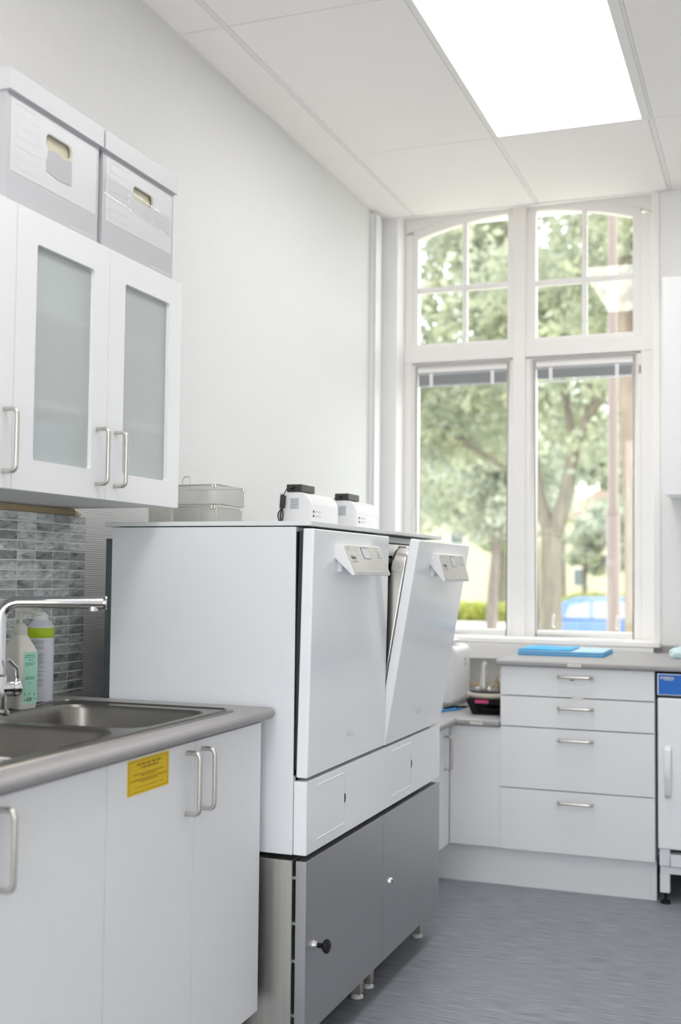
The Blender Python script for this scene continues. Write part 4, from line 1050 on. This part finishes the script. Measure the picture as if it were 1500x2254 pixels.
MB().box(fx0+0.004, fx1-0.004, YD+0.01, YD+0.045, 0.764, 0.7715).build('gap_strip', DKGREY, t)
d = MB().box(fx0+0.002, fx1, YD-0.004, YD+0.04, 0.205, 0.763).build('door', ENAM, t, bevel=0.006, seg=3)
hp = [(1.417, YD-0.012+dd, z) for dd, z in ((0.006, 0.586), (-0.010, 0.572), (-0.020, 0.530), (-0.023, 0.490), (-0.020, 0.450), (-0.010, 0.408), (0.006, 0.395))]
m = MB(); vs = []
for p in hp: vs += [(p[0]-0.0125, p[1]+0.004, p[2]), (p[0]+0.0125, p[1]+0.004, p[2]), (p[0]+0.0125, p[1]-0.004, p[2]), (p[0]-0.0125, p[1]-0.004, p[2])]
m.add(vs, [(i*4+k, i*4+(k+1) % 4, (i+1)*4+(k+1) % 4, (i+1)*4+k) for i in range(6) for k in range(4)] + [(0, 1, 2, 3), (27, 26, 25, 24)])
m.build('door_handle', WHITEP, d, bevel=0.003)
MB().box(fx0+0.006, fx0+0.045, YD+0.003, YD+0.06, 0.142, 0.2045).box(fx0+0.045, fx1-0.004, YD+0.003, YD+0.06, 0.142, 0.186).box(fx1-0.045, fx1-0.004, YD+0.003, YD+0.06, 0.186, 0.2045).build('base_panel', ENAMS, t, bevel=0.003)
MB().box(fx0+0.045, fx1-0.045, YD+0.05, YD+0.06, 0.1865, 0.2045).build('vent_gap', BLACK, t)
MB().box(fx0+0.008, fx1-0.01, YD+0.012, YD+0.05, 0.112, 0.1415).build('frame_rail', ENAMS, t, bevel=0.002)
for x in (fx0+0.025, fx1-0.03):
    for y in (YD+0.03, 5.05):
        l = MB().box(x-0.018, x+0.018, y-0.018, y+0.018, 0.042, 0.1118 if y < 4.6 else 0.1995).build('leg', ENAMS, t, bevel=0.002)
        MB().lathe([(0.019, 0), (0.018, 0.008), (0.011, 0.012), (0.005, 0.016), (0.005, 0.0418), (0.0, 0.0418)], (x, y, 0), 16).build('foot', BLACK, l, smooth=True)

# wall cabinet right
t = thing('wall_cabinet', 'plain white wall cabinet at the right edge beside the window', 'cabinet', (1.66, 5.12, 1.555))
MB().box(1.366, 1.960, 4.971, YB-0.001, 1.560, 2.466).build('carcass', LAMB, t)
for a, b_ in ((1.3655, 1.6625), (1.6645, 1.9605)):
    d = MB().box(a, b_, 4.951, 4.970, 1.555, 2.467).build('door', LAM, t, bevel=0.0015)
    hx = b_-0.035 if a < 1.5 else a+0.035
    bow_handle(d, (hx, 4.951, 1.60), (hx, 4.951, 1.728), (0, -1, 0))

# ================================================================== OUTSIDE
GZ = -0.85
struct(MB().box(-90, 60, -40, 160, GZ-0.3, GZ).build('ground_outside', GRASS), 'grassy ground outside the window')
struct(MB().box(-90, 60, YB+0.31, 13.0, GZ, GZ+0.02).build('bounce_pavement', PAVE), 'unseen pale pavement added outside the window to bounce untinted light')  # unseen strip added to keep green bounce off the ceiling
struct(MB().box(-40, 40, -30, YN-0.21, GZ, GZ+0.02).build('bounce_yard', PAVE), 'unseen pale paving added outside the glazed front to bounce untinted light')  # unseen paving added so grass does not tint light from behind
struct(MB().box(-90, 60, 24.5, 36.0, GZ, GZ+0.02).build('street', ASPH), 'grey street outside the window')
struct(MB().box(-90, 60, 37.0, 48.3, GZ, GZ+0.03).build('path_outside', PAVE), 'pale paved path beyond the street')

def leaves(clusters, n, size, seed, flat=0.0):
    """clusters: list of (centre, radii, weight) -> vertices and quads of separate leaves"""
    rg = np.random.default_rng(seed)
    wts = np.array([c[2] for c in clusters], float); wts /= wts.sum()
    ci = rg.choice(len(clusters), n, p=wts)
    C = np.array([c[0] for c in clusters])[ci]; R = np.array([c[1] for c in clusters])[ci]
    d = rg.normal(size=(n, 3)); d /= np.linalg.norm(d, axis=1)[:, None]
    rad = rg.random(n)[:, None]**(1/2.4)
    P = C + d*rad*R
    a = rg.normal(size=(n, 3)); a /= np.linalg.norm(a, axis=1)[:, None]
    b = np.cross(a, rg.normal(size=(n, 3))); b /= np.linalg.norm(b, axis=1)[:, None]
    s = size*(0.6 + 0.8*rg.random(n))[:, None]
    V = np.stack([P - a*s, P + b*s*0.55, P + a*s, P - b*s*0.55], 1).reshape(-1, 3)
    F = np.arange(n*4).reshape(-1, 4)
    return V, F
def leaf_mesh(name, V, F, material, parent):
    o_ = np.array(off(parent)); me = bpy.data.meshes.new(name)
    me.vertices.add(len(V)); me.vertices.foreach_set('co', (V - o_).astype(np.float32).ravel())
    me.loops.add(F.size); me.loops.foreach_set('vertex_index', F.astype(np.int32).ravel())
    me.polygons.add(len(F)); me.polygons.foreach_set('loop_start', (np.arange(len(F))*4).astype(np.int32))
    me.update(calc_edges=True); me.validate()
    me.materials.append(material)
    o = bpy.data.objects.new(name, me); COL.objects.link(o); o.parent = parent; OFF[o.name] = Vector(o_); o['kind'] = 'stuff'
    return o
def tree(x, y, label, trunk_r, limbs, crown, nclus, nleaf, size, seed, material, bark=BARK, group='trees outside the window'):
    t = thing('street_tree', label, 'tree', (x, y, GZ), group)
    for k, (pts, rs) in enumerate(limbs):
        MB().tube(fillet(pts, 0.5, 4) if len(pts) > 2 else pts, [rs[0] + (rs[1]-rs[0])*i/(max(1, (len(pts)-2)*5+1)) for i in range((len(pts)-2)*5+2)], 10).build('trunk' if k == 0 else 'branch', bark, t, smooth=True)
    (c, R) = crown; rg = np.random.default_rng(seed); cl = []
    for _ in range(nclus):
        d = rg.normal(size=3); d /= np.linalg.norm(d)
        p = np.array(c) + d*np.array(R)*rg.random()**(1/2.2)*0.92
        r = rg.uniform(0.5, 1.15)*min(R)*0.26
        cl.append((p, np.array([r*1.25, r*1.25, r*0.85]), r*r))
    V, F = leaves(cl, nleaf, size, seed+1)
    leaf_mesh('foliage', V, F, material, t)
    return t
tree(-2.19, 22, 'forked street tree in the right half of the window', 0.2,
     [([(-2.19, 22, GZ), (-2.19, 22, 0.6), (-2.18, 22, 2.1)], (0.25, 0.19)),
      ([(-2.2, 22, 1.9), (-2.42, 22, 2.75), (-2.55, 22, 3.9), (-3.1, 21.6, 5.8)], (0.14, 0.05)),
      ([(-2.15, 22, 1.9), (-1.88, 22, 2.7), (-1.75, 22, 3.6), (-1.45, 22, 4.3), (-1.35, 22.2, 6.2)], (0.17, 0.05)),
      ([(-1.72, 22, 3.6), (-1.95, 22.2, 4.6), (-2.1, 22.4, 6.0)], (0.09, 0.04)),
      ([(-1.5, 22, 4.2), (-1.0, 21.8, 4.75), (-0.4, 21.5, 5.6)], (0.09, 0.04))],
     ((-2.2, 22.3, 6.6), (4.2, 3.6, 4.0)), 66, 17000, 0.10, 31, LEAF)
tree(-6.6, 24, 'leafy tree filling the left half of the window', 0.2,
     [([(-7.6, 24, GZ), (-7.5, 24, 1.4), (-7.2, 24, 3.5)], (0.24, 0.16)), ([(-7.3, 24, 3.0), (-5.6, 23.6, 4.6), (-4.4, 23.2, 4.9)], (0.12, 0.04)), ([(-3.2, 23.0, 3.3), (-4.2, 23.2, 3.9), (-5.2, 23.6, 4.9)], (0.05, 0.07))],
     ((-6.3, 24.4, 5.9), (3.6, 3.4, 4.1)), 70, 18500, 0.10, 41, LEAF)
tree(-0.2, 18, 'thick reddish tree trunk beside the lamp post', 0.2,
     [([(-0.17, 18, GZ), (-0.18, 18, 1.7), (-0.28, 18, 3.8), (-0.3, 18, 6.5)], (0.17, 0.12)), ([(-0.28, 18, 4.2), (0.4, 18, 5.4), (1.2, 18, 6.4)], (0.08, 0.03))],
     ((0.6, 18.4, 6.9), (2.9, 2.6, 2.7)), 60, 14000, 0.09, 51, LEAF, BARKW)
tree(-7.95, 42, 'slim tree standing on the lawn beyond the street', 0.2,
     [([(-7.97, 42, GZ), (-7.95, 42, 0.6), (-7.75, 42, 2.8), (-7.6, 42, 5)], (0.22, 0.14))],
     ((-7.9, 42, 6.1), (4.4, 3.4, 4.0)), 90, 20000, 0.15, 61, LEAF2)
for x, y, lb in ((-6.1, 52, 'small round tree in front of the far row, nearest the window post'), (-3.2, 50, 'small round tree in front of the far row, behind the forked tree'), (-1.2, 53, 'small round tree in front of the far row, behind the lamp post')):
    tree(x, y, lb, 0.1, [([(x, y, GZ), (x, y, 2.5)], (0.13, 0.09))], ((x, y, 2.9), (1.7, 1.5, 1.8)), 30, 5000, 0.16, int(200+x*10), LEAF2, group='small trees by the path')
k = 0
lbls = ['far pale green tree at the left end of the row', 'far pale green tree second from the left in the row', 'far pale green tree third from the left in the row', 'far pale green tree fourth from the left in the row',
        'far pale green tree fifth from the left in the row', 'far pale green tree sixth from the left in the row', 'far pale green tree at the right end of the row']
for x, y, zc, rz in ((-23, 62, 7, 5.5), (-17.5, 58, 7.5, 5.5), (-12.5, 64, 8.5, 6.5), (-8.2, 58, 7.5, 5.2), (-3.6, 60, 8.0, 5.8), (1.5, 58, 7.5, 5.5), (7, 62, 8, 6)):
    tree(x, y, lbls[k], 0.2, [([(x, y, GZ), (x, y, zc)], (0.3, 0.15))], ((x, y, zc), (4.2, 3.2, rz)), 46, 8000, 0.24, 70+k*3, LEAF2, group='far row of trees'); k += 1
# lamp post
t = thing('lamp_post', 'pale street lamp post close outside the right lower sash', 'lamp post', (0.515, 10, GZ))
MB().tube([(0.515, 10, GZ), (0.515, 10, 1.70), (0.515, 10, 1.76)], [0.058, 0.058, 0.046], 20).build('lower_pole', POLE, t, smooth=True)
MB().tube([(0.515, 10, 1.755), (0.515, 10, 5.6)], [0.044, 0.038], 20).build('upper_pole', POLE, t, smooth=True)
MB().tube([(0.515, 10, 1.735), (0.515, 10, 1.775)], 0.061, 20).build('collar', POLE, t, smooth=True)
MB().tube(fillet([(0.515, 10, 5.55), (0.515, 10, 6.0), (0.515, 11.0, 6.1)], 0.3), 0.03, 12).build('arm', POLE, t, smooth=True)
MB().box(0.40, 0.63, 10.8, 11.4, 6.06, 6.16).build('lamp_head', POLE, t, bevel=0.03)
# hedge and far houses
rg = np.random.default_rng(5)
def hedge(x0, x1, y, z0, z1, n, label, seed):
    t = thing('hedge', label, 'hedge', ((x0+x1)/2, y, z0), 'clipped hedges')
    V, F = leaves([((x, y, (z0+z1)/2), (0.9, 0.5, (z1-z0)/2), 1.0) for x in np.arange(x0, x1, 0.7)], n, 0.10, seed)
    leaf_mesh('foliage', V, F, HEDGE, t)
    MB().box(x0, x1, y-0.15, y+0.15, z0, z0+(z1-z0)*0.6).build('inner_twigs', BARK, t)
hedge(-16, -7.6, 49.5, GZ, 0.0, 12000, 'yellow green hedge along the lawn on the left', 81)
hedge(-5.8, -0.5, 48.9, GZ, 0.5, 9000, 'yellow green hedge behind the blue car', 82)
def house(x0, x1, y, z1, wallm, label, roofm):
    t = thing('house', label, 'house', ((x0+x1)/2, y, GZ), 'houses far behind the trees')
    MB().box(x0, x1, y, y+8, GZ, z1).build('wall', wallm, t)
    MB().prism([(x0-0.4, z1), (x1+0.4, z1), ((x0+x1)/2, z1+2.4)], 'y', y-0.3, y+8.3).build('roof', roofm, t)
    n = int((x1-x0)/2.6)
    for i in range(n):
        xc_ = x0 + (x1-x0)*(i+0.5)/n
        for z in (0.4, 3.2):
            if z+1.3 > z1: continue
            f = MB().box(xc_-0.55, xc_+0.55, y-0.06, y-0.005, z, z+1.3).build('window', WINW, t)
            MB().box(xc_-0.46, xc_+0.46, y-0.075, y-0.061, z+0.09, z+1.21).build('window_pane', HWIN, f)
house(-26, -14.5, 78, 5.5, PLAST, 'pale plastered house far behind the left trees', ROOFT)
house(-12.5, -5, 80, 5.0, PLAST, 'pale plastered house far behind the slim tree', ROOFT)
house(-3, 9, 76, 6, mat('red_brown_wall', (0.55, 0.38, 0.30), 0.9), 'reddish house far behind the blue car', ROOFT)

# blue car, side on
def car(x0, y, label):
    t = thing('parked_car', label, 'car', (x0+2.2, y, GZ+0.02))
    g = GZ+0.02
    body = [(0.05, .35), (0.0, .55), (0.03, .80), (0.10, .98), (0.9, 1.0), (3.1, 0.98), (3.9, .92), (4.32, .78), (4.40, .55), (4.36, .30), (3.95, .26), (0.45, .26)]
    MB().prism([(x0+a, g+b_) for a, b_ in body], 'y', y-0.9, y+0.9).build('body', CARB, t, bevel=0.06, seg=3)
    cab = [(0.10, .99), (0.32, 1.40), (0.62, 1.52), (2.0, 1.54), (2.45, 1.42), (3.15, .99)]
    MB().prism([(x0+a, g+b_) for a, b_ in cab], 'y', y-0.74, y+0.74).build('cabin', CARB, t, bevel=0.05, seg=3)
    for (p) in ([(0.38, 1.04), (0.52, 1.34), (0.98, 1.43), (0.98, 1.04)], [(1.04, 1.04), (1.04, 1.43), (1.85, 1.45), (1.85, 1.04)], [(1.92, 1.04), (1.92, 1.45), (2.32, 1.38), (2.86, 1.04)]):
        MB().prism([(x0+a, g+b_) for a, b_ in p], 'y', y-0.748, y-0.738).build('side_window', CARG, t)
    for a in (0.85, 3.45):
        for yy in (y-0.92, y+0.72):
            wl = MB().lathe([(0.20, -0.0), (0.31, 0.0), (0.34, 0.03), (0.34, 0.17), (0.31, 0.20), (0.0, 0.20)], (x0+a, yy, g+0.34), 24, 'y').build('wheel', TYRE, t, smooth=True)
            MB().lathe([(0.0, -0.005), (0.05, -0.012), (0.20, 0.0), (0.20, 0.03)], (x0+a, yy-0.001, g+0.34), 20, 'y').build('wheel_rim', RIM, wl, smooth=True)
    MB().prism([(x0-0.01, g+.80), (x0+0.30, g+.82), (x0+0.26, g+.94), (x0+0.04, g+.96)], 'y', y-0.915, y-0.60).build('tail_light', TAIL, t, bevel=0.02)
    MB().box(x0+3.9, x0+4.33, y-0.915, y-0.6, g+.66, g+.78).build('head_lamp', RIM, t, bevel=0.02)
    MB().box(x0+0.0, x0+0.1, y-0.85, y+0.85, g+.32, g+.46).build('rear_bumper', TYRE, t, bevel=0.02)
car(-3.2, 28, 'blue parked car behind the forked tree')
